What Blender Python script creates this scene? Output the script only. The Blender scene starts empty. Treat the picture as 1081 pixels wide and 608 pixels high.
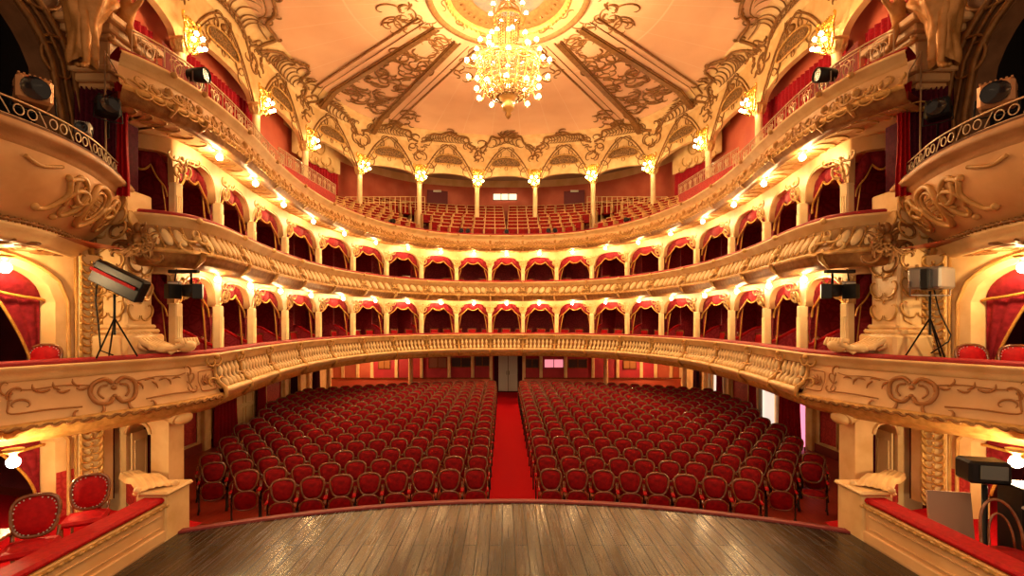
import bpy, math, random
import numpy as np
from math import sin, cos, pi, sqrt, atan2, radians
random.seed(7)
COL = bpy.context.scene.collection
EX, EY = -0.15, 0.0
EZ = 4.1
def PXY(x, y, z): return 531.5+500*(x-EX)/y, 339-500*(z-EZ)/y

# ------------------------------------------------------------------ materials
MATS = {}
def newmat(name):
    m = bpy.data.materials.new(name); m.use_nodes = True
    nt = m.node_tree; b = nt.nodes['Principled BSDF']; MATS[name] = m
    return m, nt, b
def N(nt, t, **kw):
    n = nt.nodes.new(t)
    for k, v in kw.items():
        if k in n.inputs: n.inputs[k].default_value = v
        else: setattr(n, k, v)
    return n
def ramp(nt, src, stops):
    r = nt.nodes.new('ShaderNodeValToRGB')
    e = r.color_ramp.elements
    while len(e) > 1: e.remove(e[-1])
    e[0].position = stops[0][0]; e[0].color = (*stops[0][1], 1)
    for p, c in stops[1:]:
        q = e.new(p); q.color = (*c, 1)
    nt.links.new(src, r.inputs[0]); return r
def fabric(m, v=.15): m.node_tree.nodes['Principled BSDF'].inputs['Specular IOR Level'].default_value = v; return m
def simple(name, c, rough=.5, metal=0., c2=None, scale=6., bump=0., bscale=40., sheen=0., coat=0., stretch=None):
    m, nt, b = newmat(name)
    b.inputs['Base Color'].default_value = (*c, 1)
    b.inputs['Roughness'].default_value = rough; b.inputs['Metallic'].default_value = metal
    if sheen:
        b.inputs['Sheen Weight'].default_value = sheen
        b.inputs['Sheen Tint'].default_value = (1, .35, .25, 1)
    if coat: b.inputs['Coat Weight'].default_value = coat
    tc = N(nt, 'ShaderNodeTexCoord')
    co = tc.outputs['Object']
    if stretch:
        mp = N(nt, 'ShaderNodeMapping'); mp.inputs['Scale'].default_value = stretch
        nt.links.new(co, mp.inputs[0]); co = mp.outputs[0]
    if c2:
        n = N(nt, 'ShaderNodeTexNoise', Scale=scale, Detail=5.)
        nt.links.new(co, n.inputs['Vector'])
        r = ramp(nt, n.outputs[0], [(.35, c), (.65, c2)])
        nt.links.new(r.outputs[0], b.inputs['Base Color'])
    if bump:
        n2 = N(nt, 'ShaderNodeTexNoise', Scale=bscale, Detail=4.)
        nt.links.new(co, n2.inputs['Vector'])
        bp = N(nt, 'ShaderNodeBump', Strength=bump, Distance=.02)
        nt.links.new(n2.outputs[0], bp.inputs['Height']); nt.links.new(bp.outputs[0], b.inputs['Normal'])
    return m
def damask(name, c1, c2, scale=3.2, rough=.6):
    m, nt, b = newmat(name)
    tc = N(nt, 'ShaderNodeTexCoord')
    w = N(nt, 'ShaderNodeTexNoise', Scale=scale*1.3, Detail=2.)
    nt.links.new(tc.outputs['Object'], w.inputs['Vector'])
    mx = N(nt, 'ShaderNodeMixRGB'); mx.inputs[0].default_value = .18
    nt.links.new(tc.outputs['Object'], mx.inputs[1]); nt.links.new(w.outputs['Color'], mx.inputs[2])
    v = N(nt, 'ShaderNodeTexVoronoi', Scale=scale*2.2); v.feature = 'DISTANCE_TO_EDGE'
    nt.links.new(mx.outputs[0], v.inputs['Vector'])
    r = ramp(nt, v.outputs['Distance'], [(.05, c2), (.12, c1), (.25, c1), (.3, c2), (.42, c1)])
    nt.links.new(r.outputs[0], b.inputs['Base Color']); b.inputs['Roughness'].default_value = rough
    return m
def emis(name, c, s):
    m, nt, b = newmat(name)
    b.inputs['Base Color'].default_value = (*c, 1)
    b.inputs['Emission Color'].default_value = (*c, 1); b.inputs['Emission Strength'].default_value = s
    return m
CREAM = simple('cream', (.88, .62, .30), .42, 0, (.76, .48, .20), 3, .12, 30)
CREAM_LIGHT = simple('cream_light', (.95, .76, .42), .4, 0, (.88, .64, .32), 4)
CREAM_PLAIN = simple('cream_plain', (.82, .52, .25), .5, 0, (.70, .40, .17), 1.6, .06, 20)
OCHRE = simple('ochre', (.60, .33, .10), .45, .05, (.48, .24, .06), 6, .2, 40)
GOLD = simple('gold', (.72, .42, .13), .4, .25, (.50, .26, .06), 9, .35, 45)
GOLD_PALE = simple('gold_pale', (.86, .58, .23), .38, .15, (.64, .38, .12), 9, .3, 45)
GILT_BROWN = simple('gilt_brown', (.20, .085, .02), .5, .35, (.33, .15, .04), 8, .3, 40)
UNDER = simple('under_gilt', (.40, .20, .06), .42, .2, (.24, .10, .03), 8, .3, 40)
GILT = simple('gilt', (.95, .62, .12), .25, .85)
CEIL = None
TAN_STONE = simple('warm_stone', (.55, .29, .12), .5, 0, (.42, .20, .07), 3, .15, 25)
BROWN_WALL = simple('brown_plaster', (.22, .10, .04), .6, 0, (.14, .06, .02), 3, .2, 20)
VELVET = simple('red_velvet', (.31, .004, .007), .7, 0, (.17, .002, .005), 9, .1, 120)
VELVET_BRIGHT = simple('bright_red_velvet', (.46, .005, .009), .6, 0, (.34, .003, .007), 20, .1, 120)
SWAG = simple('swag_velvet', (.27, .014, .024), .6, 0, (.16, .006, .012), 14, .1, 60, sheen=.1)
DARKVELVET = simple('dark_velvet', (.045, .004, .012), .8)
PURPLEVELVET = simple('plum_velvet', (.10, .006, .022), .75, 0, (.06, .003, .014), 20)
CURT = simple('curtain_red', (.34, .004, .014), .65, 0, (.25, .002, .01), 20)
for _m in (VELVET, VELVET_BRIGHT, SWAG, DARKVELVET, PURPLEVELVET, CURT): fabric(_m)
DAM = damask('damask_red', (.50, .035, .03), (.36, .012, .015))
DAMB = damask('box_damask', (.44, .03, .045), (.30, .012, .025), 2.4)
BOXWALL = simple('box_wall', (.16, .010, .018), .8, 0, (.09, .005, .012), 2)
BACKRED = simple('back_wall_red', (.48, .02, .035), .6, 0, (.40, .015, .03), 3)
SALMON = simple('salmon_wall', (.62, .14, .07), .6, 0, (.52, .09, .045), 1.2)
FRINGE = simple('gold_fringe', (.72, .38, .07), .55, .2, (.5, .22, .03), 60, .4, 120)
WOODSEAT = simple('seat_wood', (.27, .085, .028), .18, 0, (.14, .04, .014), 12, coat=.8)
IRONDARK = simple('dark_iron', (.03, .018, .014), .4, .6)
BLACKM = simple('black_metal', (.012, .012, .014), .42, .5)
GLASSDARK = simple('dark_lens', (.012, .012, .018), .15, .1)
IRONPALE = simple('pale_iron', (.70, .50, .30), .35, .5)
GREYM = simple('grey_metal', (.30, .28, .26), .4, .6)
FLOORM = simple('parterre_floor', (.40, .045, .018), .4, 0, (.28, .028, .012), 4, stretch=(6, .6, 1))
WHITEISH = simple('pale_door_paint', (.52, .54, .50), .5)
DOORCREAM = simple('door_cream', (.86, .62, .30), .45)
PINKLIGHT = emis('lit_foyer', (1, .28, .42), .55)
WHITELIGHT = emis('lit_daylight', (1, .84, .70), .32)
BULB = emis('warm_bulb', (1, .66, .30), 150)
BULBCH = emis('chandelier_bulb', (1, .68, .32), 260)
BULBCR = emis('crown_bulb', (1, .68, .32), 22)
BULBR = emis('rear_bulb', (1, .62, .28), 420)
BULBS = emis('sconce_bulb', (1, .66, .30), 60)
CRYSTAL = simple('crystal', (.26, .14, .045), .12, .2, (.12, .06, .015), 25)
CHGOLD = simple('chandelier_gold', (.34, .16, .035), .4, .3)
SCREENG = simple('screen_grey', (.12, .14, .14), .3)
WHITEM = simple('off_white', (.7, .68, .62), .5)

def carpet():
    m, nt, b = newmat('aisle_carpet')
    tc = N(nt, 'ShaderNodeTexCoord')
    n = N(nt, 'ShaderNodeTexNoise', Scale=60., Detail=4.); nt.links.new(tc.outputs['Object'], n.inputs['Vector'])
    fabric(m, .1)
    r = ramp(nt, n.outputs[0], [(.3, (.32, .001, .005)), (.7, (.46, .002, .008))])
    nt.links.new(r.outputs[0], b.inputs['Base Color']); b.inputs['Roughness'].default_value = .9
    bp = N(nt, 'ShaderNodeBump', Strength=.4, Distance=.01); nt.links.new(n.outputs[0], bp.inputs['Height']); nt.links.new(bp.outputs[0], b.inputs['Normal'])
    return m
CARPET = carpet()
def stage_mat():
    m, nt, b = newmat('stage_boards'); L = nt.links
    tc = N(nt, 'ShaderNodeTexCoord')
    mp = N(nt, 'ShaderNodeMapping'); mp.inputs['Rotation'].default_value = (0, 0, pi/2)
    L.new(tc.outputs['Object'], mp.inputs[0])
    br = N(nt, 'ShaderNodeTexBrick', Scale=1.); br.inputs['Brick Width'].default_value = 2.7
    br.inputs['Row Height'].default_value = .17; br.inputs['Mortar Size'].default_value = .006
    br.inputs['Color1'].default_value = (.085, .056, .034, 1); br.inputs['Color2'].default_value = (.022, .016, .011, 1)
    br.inputs['Mortar'].default_value = (.008, .005, .004, 1); br.offset = .35
    L.new(mp.outputs[0], br.inputs[0])
    ms = N(nt, 'ShaderNodeMapping'); ms.inputs['Scale'].default_value = (26, .55, 1); L.new(tc.outputs['Object'], ms.inputs[0])
    n = N(nt, 'ShaderNodeTexNoise', Scale=1.6, Detail=8., Roughness=.75); L.new(ms.outputs[0], n.inputs['Vector'])
    r = ramp(nt, n.outputs[0], [(.35, (.45, .42, .4)), (.55, (.9, .85, .8)), (.75, (1.7, 1.5, 1.3))])
    mx = N(nt, 'ShaderNodeMixRGB', blend_type='MULTIPLY'); mx.inputs[0].default_value = 1
    L.new(br.outputs[0], mx.inputs[1]); L.new(r.outputs[0], mx.inputs[2])
    # worn patches
    n3 = N(nt, 'ShaderNodeTexNoise', Scale=.9, Detail=5.); L.new(tc.outputs['Object'], n3.inputs['Vector'])
    r3 = ramp(nt, n3.outputs[0], [(.42, (.55, .5, .45)), (.62, (1.25, 1.2, 1.1))])
    mx2 = N(nt, 'ShaderNodeMixRGB', blend_type='MULTIPLY'); mx2.inputs[0].default_value = 1
    L.new(mx.outputs[0], mx2.inputs[1]); L.new(r3.outputs[0], mx2.inputs[2])
    L.new(mx2.outputs[0], b.inputs['Base Color'])
    rr = ramp(nt, n.outputs[0], [(.35, (.09,)*3), (.7, (.36,)*3)])
    pv = N(nt, 'ShaderNodeSeparateColor'); L.new(br.outputs[0], pv.inputs[0])
    r1 = N(nt, 'ShaderNodeMath', operation='MULTIPLY_ADD'); L.new(pv.outputs[0], r1.inputs[0]); r1.inputs[1].default_value = .45; L.new(rr.outputs[0], r1.inputs[2])
    r2 = N(nt, 'ShaderNodeMath', operation='MULTIPLY_ADD'); L.new(br.outputs['Fac'], r2.inputs[0]); r2.inputs[1].default_value = .3; L.new(r1.outputs[0], r2.inputs[2])
    L.new(r2.outputs[0], b.inputs['Roughness'])
    ad = N(nt, 'ShaderNodeMath', operation='ADD'); L.new(n.outputs[0], ad.inputs[0]); L.new(br.outputs['Fac'], ad.inputs[1])
    bp = N(nt, 'ShaderNodeBump', Strength=.10, Distance=.004); bp.invert = True
    L.new(ad.outputs[0], bp.inputs['Height']); L.new(bp.outputs[0], b.inputs['Normal'])
    return m
STAGE = stage_mat()
def ceil_mat():
    m, nt, b = newmat('ceiling_plaster'); L = nt.links
    tc = N(nt, 'ShaderNodeTexCoord')
    sep = N(nt, 'ShaderNodeSeparateXYZ'); L.new(tc.outputs['Object'], sep.inputs[0])
    dy = N(nt, 'ShaderNodeMath', operation='SUBTRACT'); L.new(sep.outputs[1], dy.inputs[0]); dy.inputs[1].default_value = 15.04
    at = N(nt, 'ShaderNodeMath', operation='ARCTAN2'); L.new(dy.outputs[0], at.inputs[0]); L.new(sep.outputs[0], at.inputs[1])
    ml = N(nt, 'ShaderNodeMath', operation='MULTIPLY'); L.new(at.outputs[0], ml.inputs[0]); ml.inputs[1].default_value = 44/(2*pi)
    fr = N(nt, 'ShaderNodeMath', operation='FRACT'); L.new(ml.outputs[0], fr.inputs[0])
    c = N(nt, 'ShaderNodeMath', operation='COMPARE'); L.new(fr.outputs[0], c.inputs[0]); c.inputs[1].default_value = .5; c.inputs[2].default_value = .012
    x2 = N(nt, 'ShaderNodeMath', operation='MULTIPLY'); L.new(sep.outputs[0], x2.inputs[0]); L.new(sep.outputs[0], x2.inputs[1])
    y2 = N(nt, 'ShaderNodeMath', operation='MULTIPLY_ADD'); L.new(dy.outputs[0], y2.inputs[0]); L.new(dy.outputs[0], y2.inputs[1]); L.new(x2.outputs[0], y2.inputs[2])
    rd = N(nt, 'ShaderNodeMath', operation='SQRT'); L.new(y2.outputs[0], rd.inputs[0])
    c2 = N(nt, 'ShaderNodeMath', operation='COMPARE'); L.new(rd.outputs[0], c2.inputs[0]); c2.inputs[1].default_value = 5.3; c2.inputs[2].default_value = .035
    mxx = N(nt, 'ShaderNodeMath', operation='MAXIMUM'); L.new(c.outputs[0], mxx.inputs[0]); L.new(c2.outputs[0], mxx.inputs[1])
    n = N(nt, 'ShaderNodeTexNoise', Scale=.7, Detail=6.); L.new(tc.outputs['Object'], n.inputs['Vector'])
    r = ramp(nt, n.outputs[0], [(.3, (.82, .48, .28)), (.7, (.90, .57, .35))])
    mx = N(nt, 'ShaderNodeMixRGB'); L.new(mxx.outputs[0], mx.inputs[0]); L.new(r.outputs[0], mx.inputs[1]); mx.inputs[2].default_value = (.90, .62, .42, 1)
    L.new(mx.outputs[0], b.inputs['Base Color']); b.inputs['Roughness'].default_value = .7
    return m
CEIL = ceil_mat()
def lattice_mat():
    m, nt, b = newmat('lattice_gilt')
    tc = N(nt, 'ShaderNodeTexCoord')
    mp = N(nt, 'ShaderNodeMapping'); mp.inputs['Rotation'].default_value = (.7, .7, .78); nt.links.new(tc.outputs['Object'], mp.inputs[0])
    v = N(nt, 'ShaderNodeTexVoronoi', Scale=9.); v.feature = 'DISTANCE_TO_EDGE'; nt.links.new(mp.outputs[0], v.inputs['Vector'])
    r = ramp(nt, v.outputs['Distance'], [(.04, (.38, .2, .07)), (.1, (.12, .06, .02))])
    nt.links.new(r.outputs[0], b.inputs['Base Color']); b.inputs['Roughness'].default_value = .5
    return m
LATTICE = lattice_mat()
PAINTING = simple('medallion_painting', (.10, .11, .12), .6, 0, (.30, .22, .14), 2.2)

# ------------------------------------------------------------------ mesh helpers
class MB:
    def __init__(s): s.v = []; s.f = []; s.m = []; s.smooth = []
    def add(s, vs, fs, mi=0, sm=False):
        b = len(s.v); s.v.extend([tuple(p) for p in vs])
        for f in fs: s.f.append([b+i for i in f]); s.m.append(mi); s.smooth.append(sm)
        return s
    def quad(s, a, b, c, d, mi=0): return s.add([a, b, c, d], [(0, 1, 2, 3)], mi)
    def grid(s, rows, mi=0, sm=True, closed=False):
        n = len(rows); k = len(rows[0]); vs = [p for r in rows for p in r]; fs = []
        for i in range(n-1):
            for j in range(k if closed else k-1):
                j2 = (j+1) % k
                fs.append((i*k+j, i*k+j2, (i+1)*k+j2, (i+1)*k+j))
        return s.add(vs, fs, mi, sm)
    def box(s, c, d, rz=0, mi=0, bev=0, rx=0, ry=0):
        hx, hy, hz = d[0]/2, d[1]/2, d[2]/2
        if bev:
            b = min(bev, hx*.9, hy*.9, hz*.9); vs = []
            for sx in (-1, 1):
                for sy in (-1, 1):
                    for sz in (-1, 1):
                        vs += [(sx*hx, sy*(hy-b), sz*(hz-b)), (sx*(hx-b), sy*hy, sz*(hz-b)), (sx*(hx-b), sy*(hy-b), sz*hz)]
            I = lambda x, y, z, k: ((x*2+y)*2+z)*3+k
            fs = []
            for x in (0, 1): fs.append((I(x,0,0,0), I(x,1,0,0), I(x,1,1,0), I(x,0,1,0)))
            for y in (0, 1): fs.append((I(0,y,0,1), I(1,y,0,1), I(1,y,1,1), I(0,y,1,1)))
            for z in (0, 1): fs.append((I(0,0,z,2), I(1,0,z,2), I(1,1,z,2), I(0,1,z,2)))
            for a in (0, 1):
                for c2 in (0, 1):
                    fs.append((I(a,c2,0,0), I(a,c2,1,0), I(a,c2,1,1), I(a,c2,0,1)))
                    fs.append((I(a,0,c2,0), I(a,1,c2,0), I(a,1,c2,2), I(a,0,c2,2)))
                    fs.append((I(0,a,c2,1), I(1,a,c2,1), I(1,a,c2,2), I(0,a,c2,2)))
                    for z in (0, 1): fs.append((I(a,c2,z,0), I(a,c2,z,1), I(a,c2,z,2)))
        else:
            vs = [(x*hx, y*hy, z*hz) for x in (-1, 1) for y in (-1, 1) for z in (-1, 1)]
            fs = [(0,1,3,2), (4,6,7,5), (0,4,5,1), (2,3,7,6), (0,2,6,4), (1,5,7,3)]
        out = []
        for x, y, z in vs:
            y, z = y*cos(rx)-z*sin(rx), y*sin(rx)+z*cos(rx)
            x, z = x*cos(ry)+z*sin(ry), -x*sin(ry)+z*cos(ry)
            x, y = x*cos(rz)-y*sin(rz), x*sin(rz)+y*cos(rz)
            out.append((c[0]+x, c[1]+y, c[2]+z))
        return s.add(out, fs, mi)
    def tube(s, pts, r, seg=6, mi=0, cap=True, flat=None):
        P = [np.array(p, float) for p in pts]; n = len(P)
        if n < 2: return s
        rf = r if callable(r) else (lambda t: r)
        T = []
        for i in range(n):
            d = P[min(i+1, n-1)]-P[max(i-1, 0)]; l = np.linalg.norm(d); T.append(d/l if l > 1e-9 else np.array((0, 0, 1.)))
        up = np.array((0, 0, 1.)) if abs(T[0][2]) < .9 else np.array((1., 0, 0))
        A = np.cross(T[0], up); A /= np.linalg.norm(A); rows = []
        for i in range(n):
            A = A-T[i]*np.dot(A, T[i]); l = np.linalg.norm(A)
            if l < 1e-6: A = np.cross(T[i], (0.3, .5, .8)); l = np.linalg.norm(A)
            A = A/l; B = np.cross(T[i], A); rr = rf(i/(n-1))
            rows.append([tuple(P[i]+rr*(cos(2*pi*k/seg)*A+sin(2*pi*k/seg)*B)) for k in range(seg)])
        s.grid(rows, mi, True, True)
        if cap:
            b = len(s.v)-n*seg
            s.f.append([b+k for k in range(seg)]); s.m.append(mi); s.smooth.append(False)
            s.f.append([b+(n-1)*seg+k for k in range(seg)]); s.m.append(mi); s.smooth.append(False)
        return s
    def lathe(s, prof, c=(0, 0, 0), seg=16, mi=0, sx=1, sy=1, sm=True):
        rows = [[(c[0]+r*sx*cos(2*pi*k/seg), c[1]+r*sy*sin(2*pi*k/seg), c[2]+z) for k in range(seg)] for r, z in prof]
        return s.grid(rows, mi, sm, True)
    def ball(s, c, r, mi=0, seg=8, rings=5, sc=(1, 1, 1)):
        rows = [[(c[0]+sc[0]*r*sin(pi*i/rings)*cos(2*pi*k/seg), c[1]+sc[1]*r*sin(pi*i/rings)*sin(2*pi*k/seg), c[2]-sc[2]*r*cos(pi*i/rings)) for k in range(seg)] for i in range(rings+1)]
        return s.grid(rows, mi, True, True)
    def poly(s, pts, mi=0): return s.add(pts, [list(range(len(pts)))], mi)
    def build(s, name, mats, parent=None, loc=None):
        if not isinstance(mats, (list, tuple)): mats = [mats]
        me = bpy.data.meshes.new(name); me.from_pydata(s.v, [], s.f)
        for m in mats: me.materials.append(m)
        if len(mats) > 1: me.polygons.foreach_set('material_index', s.m)
        me.polygons.foreach_set('use_smooth', s.smooth); me.validate(); me.update()
        o = bpy.data.objects.new(name, me); COL.objects.link(o)
        if parent: o.parent = parent
        if loc: o.location = loc
        return o
def tag(o, label=None, cat=None, group=None, kind=None):
    for k, v in (('label', label), ('category', cat), ('group', group), ('kind', kind)):
        if v: o[k] = v
    return o
def empty(name, loc=(0, 0, 0), rz=0, label=None, cat=None, group=None):
    o = bpy.data.objects.new(name, None); COL.objects.link(o); o.location = loc; o.rotation_euler = (0, 0, rz)
    return tag(o, label, cat, group)
def copy_tree(o, parent=None):
    c = o.copy(); COL.objects.link(c); c.parent = parent
    for ch in list(CH.get(o.name, ())) : copy_tree(ch, c)
    return c
CH = {}
def freeze(o):
    CH[o.name] = list(o.children)
    for c in o.children: freeze(c)
def place(proto, first, loc, rz=0, label=None, group=None, scale=None):
    o = proto if first else copy_tree(proto)
    o.location = loc; o.rotation_euler = (0, 0, rz)
    if scale: o.scale = scale
    if label: o['label'] = label
    if group: o['group'] = group
    return o
def struct(mb, name, m): return tag(mb.build(name, m), kind='structure')
def local(parent, mb):   # shift world-built mesh into a parent's frame
    x, y, z = parent.location; mb.v = [(a-x, b-y, c-z) for a, b, c in mb.v]; return mb
ORD = ['first', 'second', 'third', 'fourth', 'fifth', 'sixth', 'seventh', 'eighth', 'ninth', 'tenth', 'eleventh', 'twelfth', 'thirteenth',
       'fourteenth', 'fifteenth', 'sixteenth', 'seventeenth', 'eighteenth', 'nineteenth', 'twentieth', 'twenty-first', 'twenty-second', 'twenty-third', 'twenty-fourth', 'twenty-fifth', 'twenty-sixth', 'twenty-seventh', 'twenty-eighth']

# ------------------------------------------------------------------ plan curves (half curves mirrored about x = 0)
class Plan:
    def __init__(s, CP, n=20):
        P = [np.array(p, float) for p in CP]; out = []; s.node = []
        for i in range(len(P)-1):
            p0 = P[i-1] if i else np.array((-P[1][0], P[1][1])); p1 = P[i]; p2 = P[i+1]; p3 = P[min(i+2, len(P)-1)]
            for k in range(n):
                t = k/n; out.append(.5*((2*p1)+(-p0+p2)*t+(2*p0-5*p1+4*p2-p3)*t*t+(-p0+3*p1-3*p2+p3)*t**3))
        out.append(P[-1]); s.H = np.array(out)
        s.L = np.concatenate([[0], np.cumsum(np.hypot(*np.diff(s.H, axis=0).T))]); s.len = s.L[-1]
        s.node = [s.L[i*n] for i in range(len(P))]
    def __call__(s, q, off=0., z=0.):
        a = min(abs(q), s.len); e = .12
        g = lambda t: ((-1 if t < 0 else 1)*np.interp(abs(t), s.L, s.H[:, 0]), np.interp(abs(t), s.L, s.H[:, 1]))
        x, y = g(a); x2, y2 = g(min(a+e, s.len)); x1, y1 = g(a-e)
        tx, ty = x2-x1, y2-y1; n = sqrt(tx*tx+ty*ty) or 1; x += -ty/n*off; y += tx/n*off
        return (float(x if q >= 0 else -x), float(y), z)
    def ang(s, q):       # heading of the tangent with growing q
        a, b = s(q-.1), s(q+.1); return atan2(b[1]-a[1], b[0]-a[0])
    def at_y(s, yy):     # arc position where the near part of the curve passes depth yy
        i = len(s.H)-1
        while s.H[i][1] < yy: i -= 1
        return float(s.L[i])
R3 = Plan([(0,23.0),(1.75,22.85),(2.9,22.45),(3.86,21.75),(4.95,20.5),(5.73,18.8),(6.22,16.8),(6.33,14.6),(6.18,12.5),(5.93,11.0),(5.76,9.6),(5.75,8.4),(5.95,7.6),(6.4,6.9)])
T12 = [(0,23.1),(1.76,22.95),(2.95,22.55),(3.95,21.85),(5.07,20.6),(5.88,18.85),(6.38,16.8),(6.5,14.6),(6.35,12.5),(6.13,11.0),(5.95,9.9)]
R2 = Plan(T12+[(5.9,9.2),(6.05,8.6),(6.75,8.2),(7.4,8.1)])
R1 = Plan(T12+[(5.87,9.2),(6.1,8.1),(7.0,6.4),(7.8,5.0)])
COLS = [.79, 2.36, 4.0, 5.8, 7.75, 9.9, 12.15, 14.35, 16.3, 18.0]
G = Plan([(0,27.1),(1.66,27.0),(4.8,26.15),(7.6,24.5),(9.0,21.1),(9.25,17.4),(9.3,13.4),(9.3,9.5),(9.3,6.5)])
GC = G.node[1:8]
def srange(a, b, step=.25):
    n = max(1, int(round((b-a)/step))); return [a+(b-a)*i/n for i in range(n+1)]
def sweep(mb, plan, prof, ss, mi=0, sm=False):
    return mb.grid([[plan(q, o, z) for o, z in prof] for q in ss], mi, sm)

# ------------------------------------------------------------------ ornament helpers
def scroll(kind='C', n=22, curl=1.0):
    """unit-length rocaille scroll running from (0,0) to (1,0)"""
    th = 0; x = y = 0; P = [(0, 0)]
    for i in range(n):
        t = (i+.5)/n*2-1
        k = (1.2+7.5*abs(t)**3*curl)
        if kind == 'S' and t < 0: k = -k
        th += k*2/n*1.25; x += cos(th); y += sin(th); P.append((x, y))
    dx, dy = P[-1]; L = sqrt(dx*dx+dy*dy) or 1
    if L < n*.12: # closed up: scale by extents instead
        L = n*.35
    a = atan2(dy, dx)
    return [((px*cos(a)+py*sin(a))/L, (-px*sin(a)+py*cos(a))/L) for px, py in P]
SC, SS, SJ = scroll('C', 20, .75), scroll('S', 22, .8), scroll('C', 18, .25)
def put(mb, shape, f, u, v, size, rot=0, flip=1, r=.02, mi=0, seg=5):
    pts = []
    for a, b in shape:
        a, b = a*size, b*size*flip
        pts.append(f(u+a*cos(rot)-b*sin(rot), v+a*sin(rot)+b*cos(rot)))
    mb.tube(pts, lambda t: r*(.3+.9*sin(pi*min(1, max(0, t)))**.7), seg, mi, True)
def leaf(mb, f, u, v, size, rot, r=.02, mi=0):
    pts = [f(u+cos(rot+.5*t*t)*size*t, v+sin(rot+.5*t*t)*size*t) for t in (0, .25, .5, .75, 1)]
    mb.tube(pts, lambda t: r*(.25+1.1*sin(pi*(t*.85+.1))), 4, mi)
def rocaille(mb, f, u, v, size, flip=1, r=.02, rnd=random, n=3):
    for k in range(n):
        a = rnd.uniform(0, 2*pi)
        put(mb, rnd.choice((SC, SS, SC)), f, u, v, size*rnd.uniform(.5, 1), a, flip*rnd.choice((1, -1)), r)
        leaf(mb, f, u, v, size*.5, a+pi, r)
def outline(mb, f, pts, r, n=6, seg=5, closed=False):
    """smooth tube through 2-D points on a mapped surface"""
    Q = []; P = pts; m = len(P)
    for i in range(m if closed else m-1):
        g = (lambda j: P[j % m]) if closed else (lambda j: P[min(max(j, 0), m-1)])
        p0, p1, p2, p3 = g(i-1), g(i), g(i+1), g(i+2)
        for k in range(n):
            t = k/n
            Q.append(tuple(.5*(2*p1[d]+(-p0[d]+p2[d])*t+(2*p0[d]-5*p1[d]+4*p2[d]-p3[d])*t*t+(-p0[d]+3*p1[d]-3*p2[d]+p3[d])*t**3) for d in (0, 1)))
    Q.append(P[0] if closed else P[-1])
    mb.tube([f(*q) for q in Q], r, seg)

# ================================================================== SETTING
WX, BY = 9.6, 26.3
def fz(y): return max(0., (y-9.7)*.009)
m = MB(); m.grid([[(x, y, fz(y)) for x in (-13, 13)] for y in (6.2, 9.7, 14, 20, 26.6)], 0, False)
struct(m, 'floor', FLOORM)
m = MB(); m.grid([[(-.62-.06*(y-9)/17+.04, y, fz(y)+.015), (.66+.06*(y-9)/17+.04, y, fz(y)+.015)] for y in (9.2, 9.7, 14, 20, 26.2)], 0, False)
m.add([(-.58, 9.2, .015), (.70, 9.2, .015), (.70, 9.2, -.05), (-.58, 9.2, -.05)], [(0, 1, 2, 3)])
tag(m.build('aisle_carpet', CARPET), 'bright red carpet running down the central aisle to the back door', 'carpet')
# stage platform with its curved apron edge
def stage_edge(x): return 7.94-1.15*(min(abs(x), 4.85)/4.8)**2
xs = [-5+i*.25 for i in range(41)]
xs = [x for x in xs if abs(x) <= 4.82]
m = MB(); m.grid([[(x, 1.5, 1.1), (x, stage_edge(x)-.12, 1.1)] for x in xs], 0, False)
struct(m, 'floor_stage', STAGE)
m = MB(); m.grid([[(x, stage_edge(x)-.13, 1.09), (x, stage_edge(x)-.12, 1.125), (x, stage_edge(x)-.02, 1.13), (x, stage_edge(x), 1.1), (x, stage_edge(x), 0)] for x in xs], 0, False)
struct(m, 'trim_stage_lip', simple('stage_lip_red', (.20, .006, .01), .5))
E8 = 8.92

# ---- tier slabs, arcades, back walls
def slab(name, plan, z0, z1, o0, o1, q, mat, mat2=None):
    mb = MB(); ss = srange(-q, q, .5)
    sweep(mb, plan, [(o0, z0), (o1, z0)], ss, 0); sweep(mb, plan, [(o1, z1), (o0, z1), (o0, z0)], ss, 1)
    return struct(mb, name, [mat, mat2 or mat])
Q1 = R1.at_y(5.6); Q2 = R2.len-.55; Q3 = R3.at_y(7.3)
slab('ceiling_parterre', R1, 2.55, 2.74, .05, 5.2, R1.at_y(9.6), CREAM_PLAIN, FLOORM)
slab('floor_lower_boxes', R1, 2.60, 2.76, .02, 3.0, Q1, CREAM_PLAIN, FLOORM)
slab('floor_upper_boxes', R2, 5.12, 5.30, .0, 3.0, Q2, CREAM_PLAIN, FLOORM)
slab('floor_gallery_side', R3, 7.52, 7.66, .0, 4.6, Q3, CREAM_PLAIN, FLOORM)
def backwall(name, plan, z0, z1, off, q, mat):
    mb = MB(); sweep(mb, plan, [(off, z0), (off, z1)], srange(-q, q, .4)); return struct(mb, name, mat)
backwall('wall_lower_boxes', R1, 2.7, 5.15, 2.75, R1.at_y(8.3), DAMB)
backwall('wall_upper_boxes', R2, 5.2, 7.55, 2.75, R2.len-1.2, DAMB)

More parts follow.
